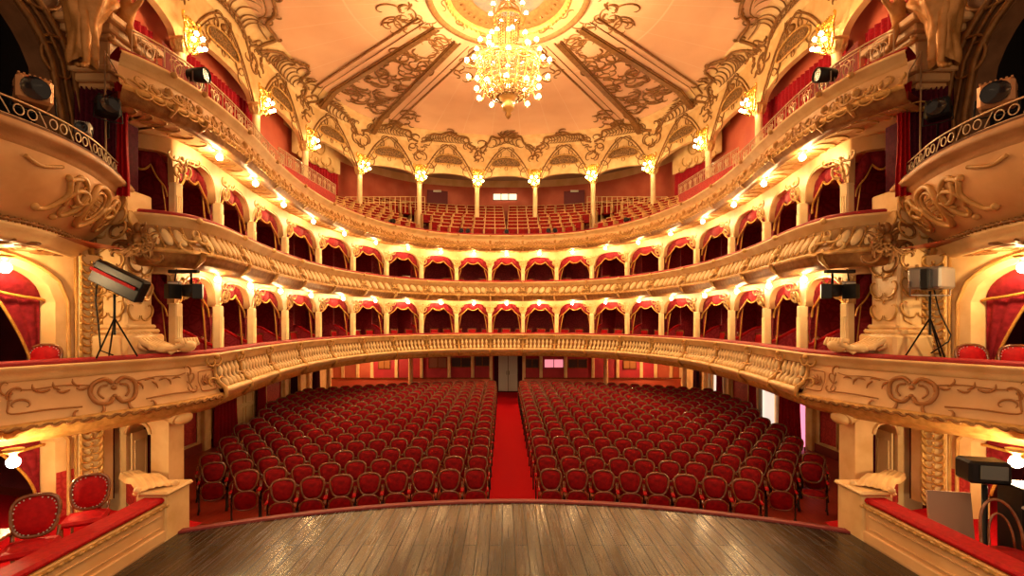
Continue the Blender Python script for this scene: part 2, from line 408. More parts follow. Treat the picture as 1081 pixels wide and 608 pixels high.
def arcade(name, plan, cols, off, zs, zc, zt, mat, th=.16):
    """one wall of arches between successive column positions"""
    mb = MB()
    for i in range(len(cols)-1):
        a, b = cols[i], cols[i+1]; w = .09
        us = [a, a+w]+[a+w+(b-a-2*w)*k/22 for k in range(1, 22)]+[b-w, b]
        def zl(q):
            t = (q-a-w)/(b-a-2*w)
            if t <= 0 or t >= 1: return zs
            c = abs(2*t-1); return zs+(zc-zs)*(1-c**3.2)**(1/1.9)
        rows_f = [[plan(q, off, zl(q)), plan(q, off, zt)] for q in us]
        rows_b = [[plan(q, off+th, zl(q)), plan(q, off+th, zt)] for q in us]
        mb.grid(rows_f, 0, False); mb.grid(rows_b, 0, False)
        mb.grid([[f[0], g[0]] for f, g in zip(rows_f, rows_b)], 0, True)
        # raised archivolt line
        mb.tube([plan(q, off-.005, zl(q)+.045) for q in us[1:-1]], .018, 5, 0)
    return struct(mb, name, mat)
ALLC = [-c for c in reversed(COLS)]+COLS
arcade('wall_lower_arcade', R1, ALLC, .42, 4.42, 4.98, 5.14, CREAM)
arcade('wall_upper_arcade', R2, ALLC, .42, 6.68, 7.26, 7.54, CREAM)
# half arch between the last column and the pier of the stage boxes
for sd, nm in ((-1, 'left'), (1, 'right')):
    for z0, zs, zc, zt, pl, tn in ((2.7, 4.42, 4.98, 5.14, R1, 'lower'), (5.2, 6.68, 7.26, 7.54, R2, 'upper')):
        a, b = 18.0, 19.75 if tn == 'upper' else 19.3
        mb = MB(); us = [a+(b-a)*k/20 for k in range(21)]
        zl = lambda q: zs+(zc-zs)*(1-abs(2*(q-a)/(b-a)-1)**3.2)**(1/1.9)
        P = R2
        rf = [[P(sd*q, .42, zl(q)), P(sd*q, .42, zt)] for q in us]; rb = [[P(sd*q, .58, zl(q)), P(sd*q, .58, zt)] for q in us]
        mb.grid(rf, 0, False); mb.grid(rb, 0, False); mb.grid([[f[0], g[0]] for f, g in zip(rf, rb)], 0, True)
        struct(mb, 'wall_%s_end_arch_%s' % (tn, nm), CREAM)

# ---- partitions between boxes (structure), low curved dividers are things below
for pl, z0, z1, nm in ((R1, 2.76, 5.13, 'lower'), (R2, 5.3, 7.52, 'upper')):
    mb = MB()
    for q in ALLC:
        if abs(q) > 17.5: continue
        p = [pl(q, 1.35, z0), pl(q, 2.75, z0), pl(q, 2.75, z1), pl(q, 1.35, z1)]
        a = pl.ang(q); dx, dy = .03*cos(a), .03*sin(a)
        A = [(x-dx, y-dy, z) for x, y, z in p]; B = [(x+dx, y+dy, z) for x, y, z in p]
        mb.add(A+B, [(0, 1, 2, 3), (4, 5, 6, 7), (0, 4, 7, 3), (3, 7, 6, 2)])
    struct(mb, 'wall_%s_partitions' % nm, DAMB)

# ---- parterre walls: side walls with damask panels, back wall
for sd, nm in ((-1, 'left'), (1, 'right')):
    mb = MB()
    x = sd*WX
    mb.quad((x, 13.6, 0), (x, BY, 0), (x, BY, 2.6), (x, 13.6, 2.6))
    mb.quad((x, 13.6, 0), (sd*7.3, 9.2, 0), (sd*7.3, 9.2, 2.6), (x, 13.6, 2.6))
    for a, b in ((13.75, 14.55), (18.75, 20.05)):
        mb.add([(x-sd*.02, a, .38), (x-sd*.02, b, .38), (x-sd*.02, b, 2.5), (x-sd*.02, a, 2.5)], [(0, 1, 2, 3)], 1)
    mb.add([(x-sd*.04, a, z) for a, z in ((13.6, 0), (BY, 0), (BY, .3), (13.6, .3))], [(0, 1, 2, 3)], 2)
    struct(mb, 'wall_%s' % nm, [CREAM, DAM, simple('skirting_red', (.25, .03, .02), .5)])
    # frames round the panels and pilasters
    mb = MB()
    for a, b in ((13.75, 14.55), (18.75, 20.05)):
        mb.tube([(x-sd*.05, *p) for p in ((a, .38), (b, .38), (b, 2.5), (a, 2.5), (a, .38))], .035, 5)
    for yy in (14.95, 18.35, 20.4, 21.95, 22.9):
        mb.box((x-sd*.06, yy, 1.3), (.14, .34 if yy > 14.9 else .3, 2.6), bev=.02)
    struct(mb, 'trim_wall_%s' % nm, CREAM)
mb = MB()
mb.quad((-WX, BY, 0), (WX, BY, 0), (WX, BY, 2.7), (-WX, BY, 2.7))
struct(mb, 'wall_back', BACKRED)
posts = [362.4, 378, 393, 418.7, 445.3, 474.3, 499, 518.4, 553, 571, 597, 625.8, 651.6, 676.6, 691.8, 708, 722]
mb = MB()
for p in posts:
    xx = (p-531.5)*BY/500+EX; mb.box((xx, BY-.06, 1.35), (.17, .12, 2.7), bev=.02)
mb.box((0, BY-.05, 2.58), (2*WX, .1, .12)); 
struct(mb, 'trim_back_wall', CREAM)
# the far salmon stretches of the back wall at both ends
mb = MB()
for a, b in ((345, 393), (695, 737)):
    xa, xb = [(p-531.5)*BY/500+EX for p in (a, b)]
    mb.quad((xa, BY-.02, .3), (xb, BY-.02, .3), (xb, BY-.02, 2.5), (xa, BY-.02, 2.5))
struct(mb, 'wall_back_salmon_panels', SALMON)
wins = [((400, 412), (379.5, 389), 'amber'), ((453, 471.5), (377.5, 388), 'a'), ((477, 497), (377.5, 387), 'b'), ((502, 516.5), (376.5, 386), 'b'),
        ((555, 568.5), (379, 388), 'b'), ((574.5, 594.5), (379, 388), 'pink'), ((600, 619.5), (379, 388), 'b'), ((658, 671), (380, 389), 'amber')]
WM = {'amber': simple('amber_glass', (.40, .16, .05), .15), 'a': simple('window_reflection', (.30, .12, .08), .08), 'b': simple('window_dark', (.05, .03, .035), .08), 'pink': emis('window_lit_pink', (1, .30, .36), .35)}
wl = ['small amber window', 'wide dark window with reddish reflections', 'wide dark window', 'narrow dark window', 'narrow dark window', 'pink-lit window', 'wide dark window', 'small amber window']
for i, ((a, b), (t, u), k) in enumerate(wins):
    xa, xb = [(p-531.5)*BY/500+EX for p in (a, b)]; zt, zb = [EZ-(p-339)*BY/500 for p in (t, u)]; zt = min(zt, 2.42)
    w = MB().box(((xa+xb)/2, BY-.035, (zt+zb)/2), (xb-xa, .03, zt-zb)).build('window_%d' % (i+1), WM[k]); tag(w, kind='structure')
    f = MB()
    for (p, q) in (((xa, zb), (xb, zb)), ((xa, zt), (xb, zt)), ((xa, zb), (xa, zt)), ((xb, zb), (xb, zt)), (((xa+xb)/2, zb), ((xa+xb)/2, zt))):
        f.box(((p[0]+q[0])/2, BY-.06, (p[1]+q[1])/2), (abs(p[0]-q[0])+.04, .05, abs(p[1]-q[1])+.04))
    f.build('window_frame', WOODSEAT, w)
# rear double door with dark surround
xa, xb = [(p-531.5)*BY/500+EX for p in (521.5, 551)]
d = MB().box(((xa+xb)/2, BY-.04, 1.2), (xb-xa, .06, 2.4)).build('door_1', DARKVELVET); tag(d, kind='structure')
for k in (0, 1):
    cx = (xa+xb)/2+(-.27+.54*k)
    mb = MB().box((cx, BY-.1, 1.33), (.51, .05, 2.2), bev=.01)
    for z in (.75, 1.75): mb.box((cx, BY-.13, z), (.34, .02, .8), bev=.008)
    l = mb.build('door_leaf', WHITEISH, d)
    MB().box((cx+(.2 if k == 0 else -.2), BY-.16, 1.25), (.03, .05, .22), bev=.008).build('door_handle', BLACKM, l)
# low partition wall behind the last row
mb = MB()
for a, b in ((-9.3, -.85), (.95, 9.3)):
    mb.box(((a+b)/2, 25.25, .55), (b-a, .08, 1.0)); mb.box(((a+b)/2, 25.25, 1.06), (b-a, .14, .06), mi=1)
struct(mb, 'wall_low_rear_partition', [SALMON, WOODSEAT])
# stage house sides beyond the camera so that the room closes
for sd, nm in ((-1, 'left'), (1, 'right')):
    struct(MB().quad((sd*13, 1.5, 0), (sd*13, 28, 0), (sd*13, 28, 16), (sd*13, 1.5, 16)), 'wall_outer_%s' % nm, BROWN_WALL)
struct(MB().quad((-13, 33, 0), (13, 33, 0), (13, 33, 16), (-13, 33, 16)), 'wall_outer_back', BROWN_WALL)

# ---- gallery: stepped floor, walls, arcade, vault
mb = MB(); ss = srange(-15.5, 15.5, .5)
prof = [(.25, 7.66)]
for i in range(8):
    o = .95+i*.86; z = 7.9+.37*(i)
    prof += [(o-.35, z), (o+.51, z)]
wq = R3.at_y(16.2)
def tofs(q, o):   # the raked seating narrows along the sides
    a = abs(q); k = 1 if a < 6 else max(0, 1-(a-6)/7.5)
    return o if o < 2.0 else 2.0+(o-2.0)*k
mb.grid([[R3(q, tofs(q, o), z if tofs(q, o) > 1.99 or o < 2 else z) for o, z in prof] for q in ss], 0, False)
struct(mb, 'floor_gallery_steps', simple('gallery_floor', (.20, .02, .02), .7))
GW = Plan([(0, 31.), (3, 30.8), (6.2, 29.6), (8.6, 27.0), (9.6, 24), (9.9, 21), (9.95, 17), (9.95, 12), (9.95, 6.5)])
mb = MB(); ss = srange(-GW.len, GW.len, .4); nd = GW.at_y(21)
def band(z0, z1, mi, lo, hi):
    for sgn in (-1, 1): sweep(mb, GW, [(0, z0), (0, z1)], [sgn*q for q in srange(lo, hi, .4)], mi)
band(7.6, 12.85, 0, 0, nd); band(12.85, 14.6, 1, 0, nd)
band(7.6, 14.6, 0, nd, GW.at_y(17.8)); band(7.6, 14.6, 2, GW.at_y(17.8), GW.len)
struct(mb, 'wall_gallery', [SALMON, CREAM_PLAIN, SALMON])

GS, GCR = 11.95, 12.5
def garch(t, zs=GS, zc=GCR): return zs+(zc-zs)*sqrt(max(0, 1-abs(2*t-1)**2.3))
gcols = [-c for c in reversed(GC)]+list(GC)
mb = MB()
GZT = 13.95
cove = [(0, GZT), (-.12, 14.12), (-.38, 14.3), (-.8, 14.43)]
spans = []
for i in range(len(gcols)-1):
    a, b = gcols[i], gcols[i+1]
    if abs(a+b) > 2*G.at_y(9.4): pass
    spans.append((a, b)); w = .13/ (1)
    us = [a, a+w]+[a+w+(b-a-2*w)*k/28 for k in range(1, 28)]+[b-w, b]
    big = abs(a+b)/2 > G.node[3]
    zc = 12.6 if big else 12.42
    zl = lambda q: garch(min(1, max(0, (q-a-w)/(b-a-2*w))), 11.95, zc)
    rf = [[G(q, 0, zl(q)), G(q, 0, (zl(q)+GZT)/2), G(q, 0, GZT)] for q in us]
    rb = [[G(q, .2, zl(q)), G(q, .2, GZT)] for q in us]
    mb.grid(rf, 0, False); mb.grid(rb, 0, False); mb.grid([[f[0], g[0]] for f, g in zip(rf, rb)], 0, True)
struct(mb, 'wall_gallery_arcade', CREAM)
mb = MB(); sweep(mb, G, cove, srange(-G.len, G.len, .3), 0, True); struct(mb, 'trim_ceiling_cove', CREAM)
# main ceiling with the hole for the medallion
RC = (0., 15.04); RR = 2.56
def cz(x, y): r = sqrt((x-RC[0])**2+(y-RC[1])**2); return 14.40+.03*min(1, r/9)
mb = MB(); rim = []
cpts = [G(q, -.8, 14.43)[:2] for q in srange(-G.len, G.len, .4)]+[(8.5, 1.5), (-8.5, 1.5)]
def ray(th):
    best = None; dx, dy = cos(th), sin(th)
    for k in range(len(cpts)):
        (x1, y1), (x2, y2) = cpts[k], cpts[(k+1) % len(cpts)]
        ex, ey = x2-x1, y2-y1; den = dx*ey-dy*ex
        if abs(den) < 1e-9: continue
        t = ((x1-RC[0])*ey-(y1-RC[1])*ex)/den; u = ((x1-RC[0])*dy-(y1-RC[1])*dx)/den
        if t > 0 and -1e-6 <= u <= 1+1e-6 and (best is None or t < best): best = t
    return best
NT = 160; rows = []
for k in range(NT+1):
    th = 2*pi*k/NT; R = ray(th) or 12; row = []
    for j in range(9):
        r = RR+(R-RR)*j/8; x, y = RC[0]+r*cos(th), RC[1]+r*sin(th); row.append((x, y, 14.36+.07*(j/8)))
    rows.append(row)
mb.grid(rows, 0, True); struct(mb, 'ceiling', CEIL)
def C(x, y): # point on ceiling surface, a little below
    return (x, y, 14.385)
# gallery vault above the back seats
mb = MB()
mb.grid([[G(q, .1, 13.9), (GW(q*GW.len/G.len, 0)[0], GW(q*GW.len/G.len, 0)[1], 13.3)] for q in srange(-G.len*.98, G.len*.98, .5)], 0, True)
struct(mb, 'ceiling_gallery', simple('gallery_vault', (.42, .27, .18), .7))

# ================================================================== CEILING ORNAMENT
t = empty('ceiling_medallion', (RC[0], RC[1], 14.36), 0, 'round gilded ceiling medallion with a dark painted centre above the chandelier', 'ceiling medallion')
RINGM = simple('ring_bronze', (.34, .16, .05), .45, .3, (.22, .10, .03), 8, .3, 40)
MB().lathe([(2.66, 0), (2.62, -.08), (2.52, -.1), (2.46, -.05), (2.42, -.01)], seg=72).build('outer_ring', RINGM, t)
MB().lathe([(2.42, -.01), (2.1, .03), (2.06, .05)], seg=72).build('pale_band', CREAM_PLAIN, t)
mb = MB().lathe([(2.06, .05), (2.04, -.03), (1.96, -.05), (1.9, .0), (1.86, .08)], seg=72)
for k in range(64):
    a = 2*pi*k/64; mb.ball((1.97*cos(a), 1.97*sin(a), -.06), .05, 0, 6, 4)
mb.build('beaded_ring', GOLD, t)
mb = MB().lathe([(1.86, .08), (1.6, .12), (1.5, .2), (1.42, .16), (1.36, .24), (1.24, .22)], seg=72)
for k in range(40):
    a = 2*pi*k/40; mb.ball((1.6*cos(a), 1.6*sin(a), .1), .07, 0, 6, 4, (1, 1, .5))
mb.build('inner_ring', RINGM, t)
MB().lathe([(1.24, .22), (.32, .24)], seg=64).build('painted_disc', PAINTING, t)
MB().lathe([(.34, .24), (.3, .12), (.16, .06), (.05, .0)], seg=24).build('ceiling_rose', GOLD, t)
mb = MB(); f = lambda u, v: (u, v, -.03)
for k in range(12):
    a = 2*pi*(k+.5)/12; put(mb, SS, f, 2.25*cos(a), 2.25*sin(a), .5, a+2.2, 1, .02)
mb.build('scroll_relief', GILT_BROWN, t)

# ribs that run from the medallion to the gallery columns
def bez(p0, p1, bend, n=14):
    out = []
    for i in range(n+1):
        s = i/n; x = p0[0]+(p1[0]-p0[0])*s; y = p0[1]+(p1[1]-p0[1])*s
        b = bend*sin(pi*s); dx, dy = p1[0]-p0[0], p1[1]-p0[1]; L = sqrt(dx*dx+dy*dy)
        z = 14.35 if s < .86 else 14.35-(s-.86)/.14*.38
        out.append((x-dy/L*b, y+dx/L*b, z))
    return out
def offs(pts, d):
    out = []
    for i, p in enumerate(pts):
        a, b = pts[max(i-1, 0)], pts[min(i+1, len(pts)-1)]; dx, dy = b[0]-a[0], b[1]-a[1]; L = sqrt(dx*dx+dy*dy)
        out.append((p[0]-dy/L*d, p[1]+dx/L*d, p[2]))
    return out
def ribbon(mb, pts, w, h, mi=0):
    A, B = offs(pts, w/2), offs(pts, -w/2)
    mb.grid([[(a[0], a[1], a[2]+.04), (a[0], a[1], a[2]-h), (b[0], b[1], b[2]-h), (b[0], b[1], b[2]+.04)] for a, b in zip(A, B)], mi, False)
for sd, nm in ((-1, 'left'), (1, 'right')):
    for p0, p1, dirn, pos in (((2.5, 16.6), (8.55, 21.9), -1, 'outer'), ((1.84, 17.4), (7.15, 25.2), 1, 'inner')):
        a, b = (sd*p0[0], p0[1]), (sd*p1[0], p1[1])
        pts = bez(a, b, 0)
        r = empty('ceiling_rib', (*a, 14.35), 0, 'brown gilded %s ceiling rib of the %s pair, starting at the medallion' % (pos, nm), 'ceiling rib', 'ribs of the painted ceiling')
        mb = MB(); ribbon(mb, pts, .2, .07); 
        for k in (-.13, .13): mb.tube(offs(pts, k), .04, 5)
        local(r, mb).build('rib_moulding', GILT_BROWN, r)
        dd = dirn*sd
        mb = MB(); L1 = offs(pts[:-1], dd*.48); L2 = offs(pts[:-1], dd*.78)
        mb.tube(L1, .022, 4); mb.tube(L2, .045, 5)
        local(r, mb).build('side_fillet', GILT_BROWN, r)
# scrollwork carried by the ceiling: between and beside each pair of ribs
for sd, nm in ((-1, 'left'), (1, 'right')):
    rn = random.Random(5)
    f = lambda u, v: (sd*u, v, 14.37 if v < 23.6 else 14.37-(v-23.6)*.02)
    mb = MB()
    def lerp(a, b, s): return (a[0]+(b[0]-a[0])*s, a[1]+(b[1]-a[1])*s)
    A0, A1, B0, B1 = (2.5, 16.6), (8.3, 21.7), (1.84, 17.4), (7.0, 24.9)
    for k in range(18):
        s = (k+.6)/18.5
        for P, Q, inw in ((lerp(A0, A1, s), lerp(B0, B1, s), .32), (lerp(B0, B1, s), lerp(A0, A1, s), .32)):
            d = sqrt((Q[0]-P[0])**2+(Q[1]-P[1])**2); dx, dy = (Q[0]-P[0])/d, (Q[1]-P[1])/d
            u, v = P[0]+dx*inw, P[1]+dy*inw; a = atan2(dy, dx)
            put(mb, rn.choice((SC, SS)), f, u, v, min(.75, d*.42), a+rn.uniform(-1.2, 1.2), rn.choice((1, -1)), .032)
            if k % 2: leaf(mb, f, u, v, .4, a+rn.uniform(-2, 2), .035)
    # cartouche crossing bars
    for s in (.28, .55, .8):
        P, Q = lerp(A0, A1, s), lerp(B0, B1, s)
        for w in (.25, .5, .75):
            u, v = lerp(P, Q, w); 
            for j in range(3): put(mb, SC, f, u, v, .55, rn.uniform(0, 6.28), rn.choice((1, -1)), .034)
            leaf(mb, f, u, v, .5, rn.uniform(0, 6.28), .035)
    # tendrils hugging the fillets outside the pair, at both ends
    for (P, Q, ss, off) in ((A0, A1, (.0, .04, .08, .12, .86, .9, .94, .98), -1.05), (B0, B1, (0, .05, .1, .15, .2, .72, .77, .82, .87, .92), .95)):
        d = sqrt((Q[0]-P[0])**2+(Q[1]-P[1])**2); nx, ny = (Q[1]-P[1])/d, -(Q[0]-P[0])/d
        for s in ss:
            u, v = lerp(P, Q, s)
            for j in range(2):
                put(mb, rn.choice((SC, SS)), f, u-nx*off*(1+.3*j)*-1*-1, v-ny*off*(1+.3*j), .55, rn.uniform(0, 6.28), rn.choice((1, -1)), .03)
            leaf(mb, f, u-nx*off*1.2, v-ny*off*1.2, .45, rn.uniform(0, 6.28), .032)
    # beside the medallion
    for k in range(9):
        th = radians(-28+k*9); r0 = 2.95+.35*(k % 3)
        rocaille(mb, f, RC[0]+r0*cos(th), RC[1]+r0*sin(th), .5, 1, .03, rn, 2)
    tag(mb.build('ceiling_scroll_trim', GILT_BROWN), 'brown gilded rocaille scrollwork filling the %s pair of ceiling ribs' % nm, 'ceiling ornament', 'scrollwork on the ceiling')

# crests above the gallery arches, on the cove and the ceiling edge: each follows its arch
def cove_pt(q, h):
    """h = distance up the wall from z 13.0, then over the cove, then inwards along the ceiling"""
    if h < .95: return G(q, -.02, 13.0+h)
    k = h-.95
    if k < 1.05:
        s = k/1.05; o = -.8*s**1.15; z = 13.95+.40*sin(s*pi/2); return G(q, o-.02, z)
    return G(q, -.8-(k-1.05), 14.365)
def crest(i, a, b):
    mid = (a+b)/2; W = (b-a)/2; side = abs(mid) > G.node[3]+.5; far = abs(mid) > G.node[5]-1
    return mid, W, side, far
names = {0: 'middle'}
half = [(gcols[i], gcols[i+1]) for i in range(len(gcols)-1)]
mididx = len(half)//2
for i, (a, b) in enumerate(half):
    mid, W = (a+b)/2, (b-a)/2; k = i-mididx
    if abs(k) > 5: continue
    fl = lambda u, h: cove_pt(mid+u, h)
    big = abs(k) == 5 or abs(k) == 4 and False
    sidew = 'middle arch at the back' if k == 0 else '%s arch %s of the middle' % (ORD[abs(k)-1], 'left' if k < 0 else 'right')
    e = empty('lunette_panel', G(mid, 0, 12.9), 0, 'panel with bean-shaped grille over the gallery\'s %s' % sidew, 'spandrel panel', 'spandrel panels over the gallery arches')
    fw = lambda u, z: G(mid+u, -.03, z)
    # pointed-arch mouldings
    mb = MB()
    for d, rr in ((0, .035), (-.17, .018)):
        top = 14.0+d*.9; pts = []
        for j in range(21):
            s = -1+2*j/20; w = W*.93+d; zz = 12.05+(top-12.05)*(1-abs(s)**1.75); zz += .12*max(0, 1-abs(s)*6)
            pts.append(fw(w*s, min(zz, 13.98)))
        mb.tube(pts, rr, 5)
    local(e, mb).build('arch_moulding', GILT_BROWN, e)
    # grille
    mb = MB(); rim = []; cx = 0; zc = 13.12
    bw, bh = min(.88, W*.5), .30
    for j in range(28):
        th = 2*pi*j/28; x = bw*cos(th); z = bh*sin(th)*(1+.12*cos(2*th))-(.16*(1-(x/bw)**2)*-1 if False else .0)+.14*(1-(x/bw)**2)-.07
        rim.append((x, zc+z))
    mb.poly([fw(*p) for p in rim]); local(e, mb).build('grille', LATTICE, e)
    mb = MB(); outline(mb, lambda u, v: G(mid+u, -.06, v), rim, .035, 2, 5, True); local(e, mb).build('grille_frame', GOLD, e)
    # small relief round the grille
    mb = MB(); rn = random.Random(11+abs(k)); f2 = lambda u, v: G(mid+(u if k <= 0 else -u), -.04, v)
    for (u, v, s, r, fl2) in ((0, 13.52, .34, .2, 1), (-.04, 13.55, .34, 2.9, -1), (0, 12.7, .3, .4, -1), (0, 12.7, .3, 2.7, 1), (-1.15, 12.75, .45, 1.0, 1), (1.15, 12.75, .45, 2.1, -1), (-.75, 13.45, .4, .8, 1), (.75, 13.45, .4, 2.3, -1), (-1.05, 12.35, .4, 1.9, 1), (1.05, 12.35, .4, 1.2, -1), (-.35, 13.72, .3, .5, -1), (.35, 13.72, .3, 2.6, 1)):
        put(mb, SC, f2, u, v, s, r, fl2, .022)
    if abs(k) >= 4: put(mb, SC, f2, .0, 13.6, .5, 1.5, 1, .03); mb.ball(f2(0, 13.65), .12)
    local(e, mb).build('scroll_relief', GILT_BROWN, e)
    # crest
    c = empty('rocaille_crest', cove_pt(mid, 1.5), 0, 'brown rocaille crest over the gallery\'s %s' % sidew, 'ceiling ornament', 'crests over the gallery arches')
    mb = MB(); kk = abs(k)
    sg = -1 if k <= 0 else 1
    f3 = lambda u, h: cove_pt(mid+sg*u, h)
    def line(pts, r=.05): outline(mb, f3, pts, r, 7, 5)
    w = W
    if kk == 5:
        top = [(-w*.95, 1.2), (-w*.95, 2.0), (-w*.5, 2.15), (-w*.2, 2.75), (w*.30, 3.0), (w*.42, 2.5), (w*.62, 1.7), (w*.95, 1.25), (w*.97, .6)]
        line(top, .065); line([(u*.93, h-.32 if h > 1.3 else h-.1) for u, h in top[1:-1]], .025)
        line([(-w*.85, .4), (-w*.6, 1.1), (0, 1.42), (w*.6, 1.1), (w*.85, .4)], .04)
        for j in range(13):
            s = -.75+1.5*j/12; h0 = 1.35-.5*abs(s)**2; hh = np.interp(s, [-.95, -.5, -.2, .3, .42, .62, .95], [2.0, 2.1, 2.65, 2.9, 2.4, 1.7, 1.25])
            put(mb, SJ, f3, w*s*.95, h0, max(.2, hh-h0-.1), 1.3, 1, .022)
        for p in top: rocaille(mb, f3, p[0], p[1], .3, 1, .03, rn, 2)
        rocaille(mb, f3, w*.33, 3.05, .45, 1, .04, rn, 4)
    elif kk == 0 or kk == 2 and False:
        line([(-w*.9, .9), (-w*.62, 1.35), (-w*.5, 1.95), (-w*.25, 1.75), (0, 1.95), (w*.25, 1.75), (w*.5, 1.95), (w*.62, 1.35), (w*.9, .9)], .06)
        for j in range(9): put(mb, SC, f3, w*(-.6+1.2*j/8), 1.15+.35*(1-abs(j-4)/4), .45, 1.2+.1*j, 1 if j < 4 else -1, .03)
        for a2 in (-1.2, -.8, -.4, 0, .4, .8, 1.2): leaf(mb, f3, 0, 1.95, .95-.25*abs(a2), pi/2+a2, .045)
    elif kk in (1, 2):
        sh = [(-w*.95, 1.0), (-w*.72, 1.2), (-w*.62, 1.65), (-w*.3, 1.75), (0, 2.1), (w*.3, 1.75), (w*.62, 1.65), (w*.72, 1.2), (w*.95, 1.0)]
        line(sh, .06); line([(u*.85, h*.82) for u, h in sh[1:-1]], .022)
        for j in range(15):
            s = -.62+1.24*j/14; put(mb, SJ, f3, w*s, 1.2, .32+.3*(1-abs(s)), 1.5-.4*s, 1, .02)
        rocaille(mb, f3, 0, 2.1, .35, 1, .03, rn, 2)
    else:
        sh = [(-w*.95, 1.0), (-w*.75, 1.5), (-w*.45, 1.6), (-w*.2, 2.2), (w*.15, 2.3), (w*.35, 1.9), (w*.65, 1.75), (w*.95, 1.1)] if kk == 4 else [(-w*.9, .8), (-w*.5, 1.35), (0, 1.6), (w*.45, 1.5), (w*.9, .9)]
        line(sh, .055)
        for j in range(10):
            s = -.5+1.0*j/9; put(mb, SJ, f3, w*s, 1.15, .3+.55*(1-abs(s)*1.6), 1.3, 1, .024)
        for p in sh: rocaille(mb, f3, p[0], p[1], .3, 1, .028, rn, 2)
    # scrolls over the columns
    for s in (-1, 1):
        for j in range(3): rocaille(mb, f3, s*w*(.96-.12*j), .35+.42*j, .42, s, .03, rn, 2)
    local(c, mb).build('crest_scrolls', GILT_BROWN, c)

# ================================================================== CHANDELIER
cx, cy = 0., 15.04
ch = empty('chandelier', (cx, cy, 14.3), 0, 'huge gilded crystal chandelier with dozens of lit bulbs, hanging below the ceiling medallion', 'chandelier')
MB().tube([(0, 0, .25), (0, 0, -1.9)], .03, 8).build('stem', GOLD, ch)
mb = MB()
for r, z in ((.46, -.62), (.40, -.5)): mb.tube([(r*cos(2*pi*k/32), r*sin(2*pi*k/32), z) for k in range(33)], .035, 6, cap=False)
for k in range(8):
    a = 2*pi*k/8; mb.tube([(.46*cos(a), .46*sin(a), -.62), (.3*cos(a), .3*sin(a), -.2), (.08*cos(a), .08*sin(a), -.05)], .02, 5)
mb.build('crown_ring', CHGOLD, ch)
mb = MB()
for k in range(24):
    a = 2*pi*k/24
    for j in range(14):
        s = j/13; r = .36-.06*s+.28*max(0, s-.6)**1.3*2; z = -.66-1.15*s
        mb.ball((r*cos(a), r*sin(a), z), .026, 0, 5, 3)
mb.build('crystal_strands', CRYSTAL, ch).__setitem__('kind', 'stuff')
mb = MB()
for r, z, t_ in ((.98, -2.02, .05), (.93, -2.12, .03), (.62, -1.82, .03)): mb.tube([(r*cos(2*pi*k/48), r*sin(2*pi*k/48), z) for k in range(49)], t_, 6, cap=False)
for k in range(16):
    a = 2*pi*k/16; put(mb, SC, lambda u, v: ((.95+.0*u)*cos(a+u), (.95)*sin(a+u), v), -.18, -1.98, .36, 0, 1, .02)
    mb.tube([(.95*cos(a), .95*sin(a), -2.0), (.62*cos(a), .62*sin(a), -1.82), (.36*cos(a), .36*sin(a), -1.75)], .016, 5)
mb.build('main_hoop', CHGOLD, ch)
mb = MB(); mg = MB()
for k in range(20):
    a = 2*pi*k/20; pts = []
    for j in range(10):
        s = j/9; r = .94*cos(s*pi/2)**.8+.14*s; z = -2.12-.95*sin(s*pi/2)**1.0; pts.append((r*cos(a), r*sin(a), z))
        if j < 9:
            for q in range(3):
                aa = a+2*pi/20*(.25+.25*q); mb.ball((r*cos(aa)*.99, r*sin(aa)*.99, z-.04), .036 if q == 1 else .026, 0, 5, 3)
    mg.tube(pts, .02, 5)
mg.lathe([(.0, -3.02), (.26, -3.05), (.3, -3.12), (.2, -3.2), (.14, -3.25), (.2, -3.36), (.18, -3.5), (.08, -3.58), (.1, -3.66), (.06, -3.74), (0, -3.8)], seg=16)
mb.build('crystal_beads', CRYSTAL, ch).__setitem__('kind', 'stuff'); mg.build('basket_frame', CHGOLD, ch)
bulb_me = MB().lathe([(0, -.055), (.05, -.035), (.062, 0), (.05, .04), (.025, .07), (0, .08)], seg=10)
def arm(parent, a, r0, z0, r1, z1, n=1):
    mb = MB(); pts = []
    for j in range(9):
        s = j/8; r = r0+(r1-r0)*s; z = z0+(z1-z0)*s-.16*sin(pi*s); pts.append((r*cos(a), r*sin(a), z))
    mb.tube(pts, .018, 5); mb.lathe([(.015, -.04), (.05, -.02), (.06, 0)], (pts[-1][0], pts[-1][1], z1), 8)
    o = mb.build('arm', CHGOLD, parent)
    b = MB(); b.lathe([(0, -.0), (.05, .02), (.066, .06), (.05, .1), (.022, .13), (0, .14)], (pts[-1][0], pts[-1][1], z1), 10); b.build('bulb', BULBCR if r0 < .65 else BULBCH, o)
for k in range(14): arm(ch, 2*pi*(k+.5)/14, .95, -2.05, 1.32, -2.25+(.12 if k % 2 else -.1))
for k in range(12): arm(ch, 2*pi*k/12, .62, -1.85, 1.0, -1.62)
for k in range(8): arm(ch, 2*pi*(k+.25)/8, .36, -1.7, .62, -1.32)
for k in range(7): arm(ch, 2*pi*(k+.2)/7, .42, -.6, .58, -.42)
for k in range(10): arm(ch, 2*pi*(k+.4)/10, .80, -2.75, 1.02, -3.0)

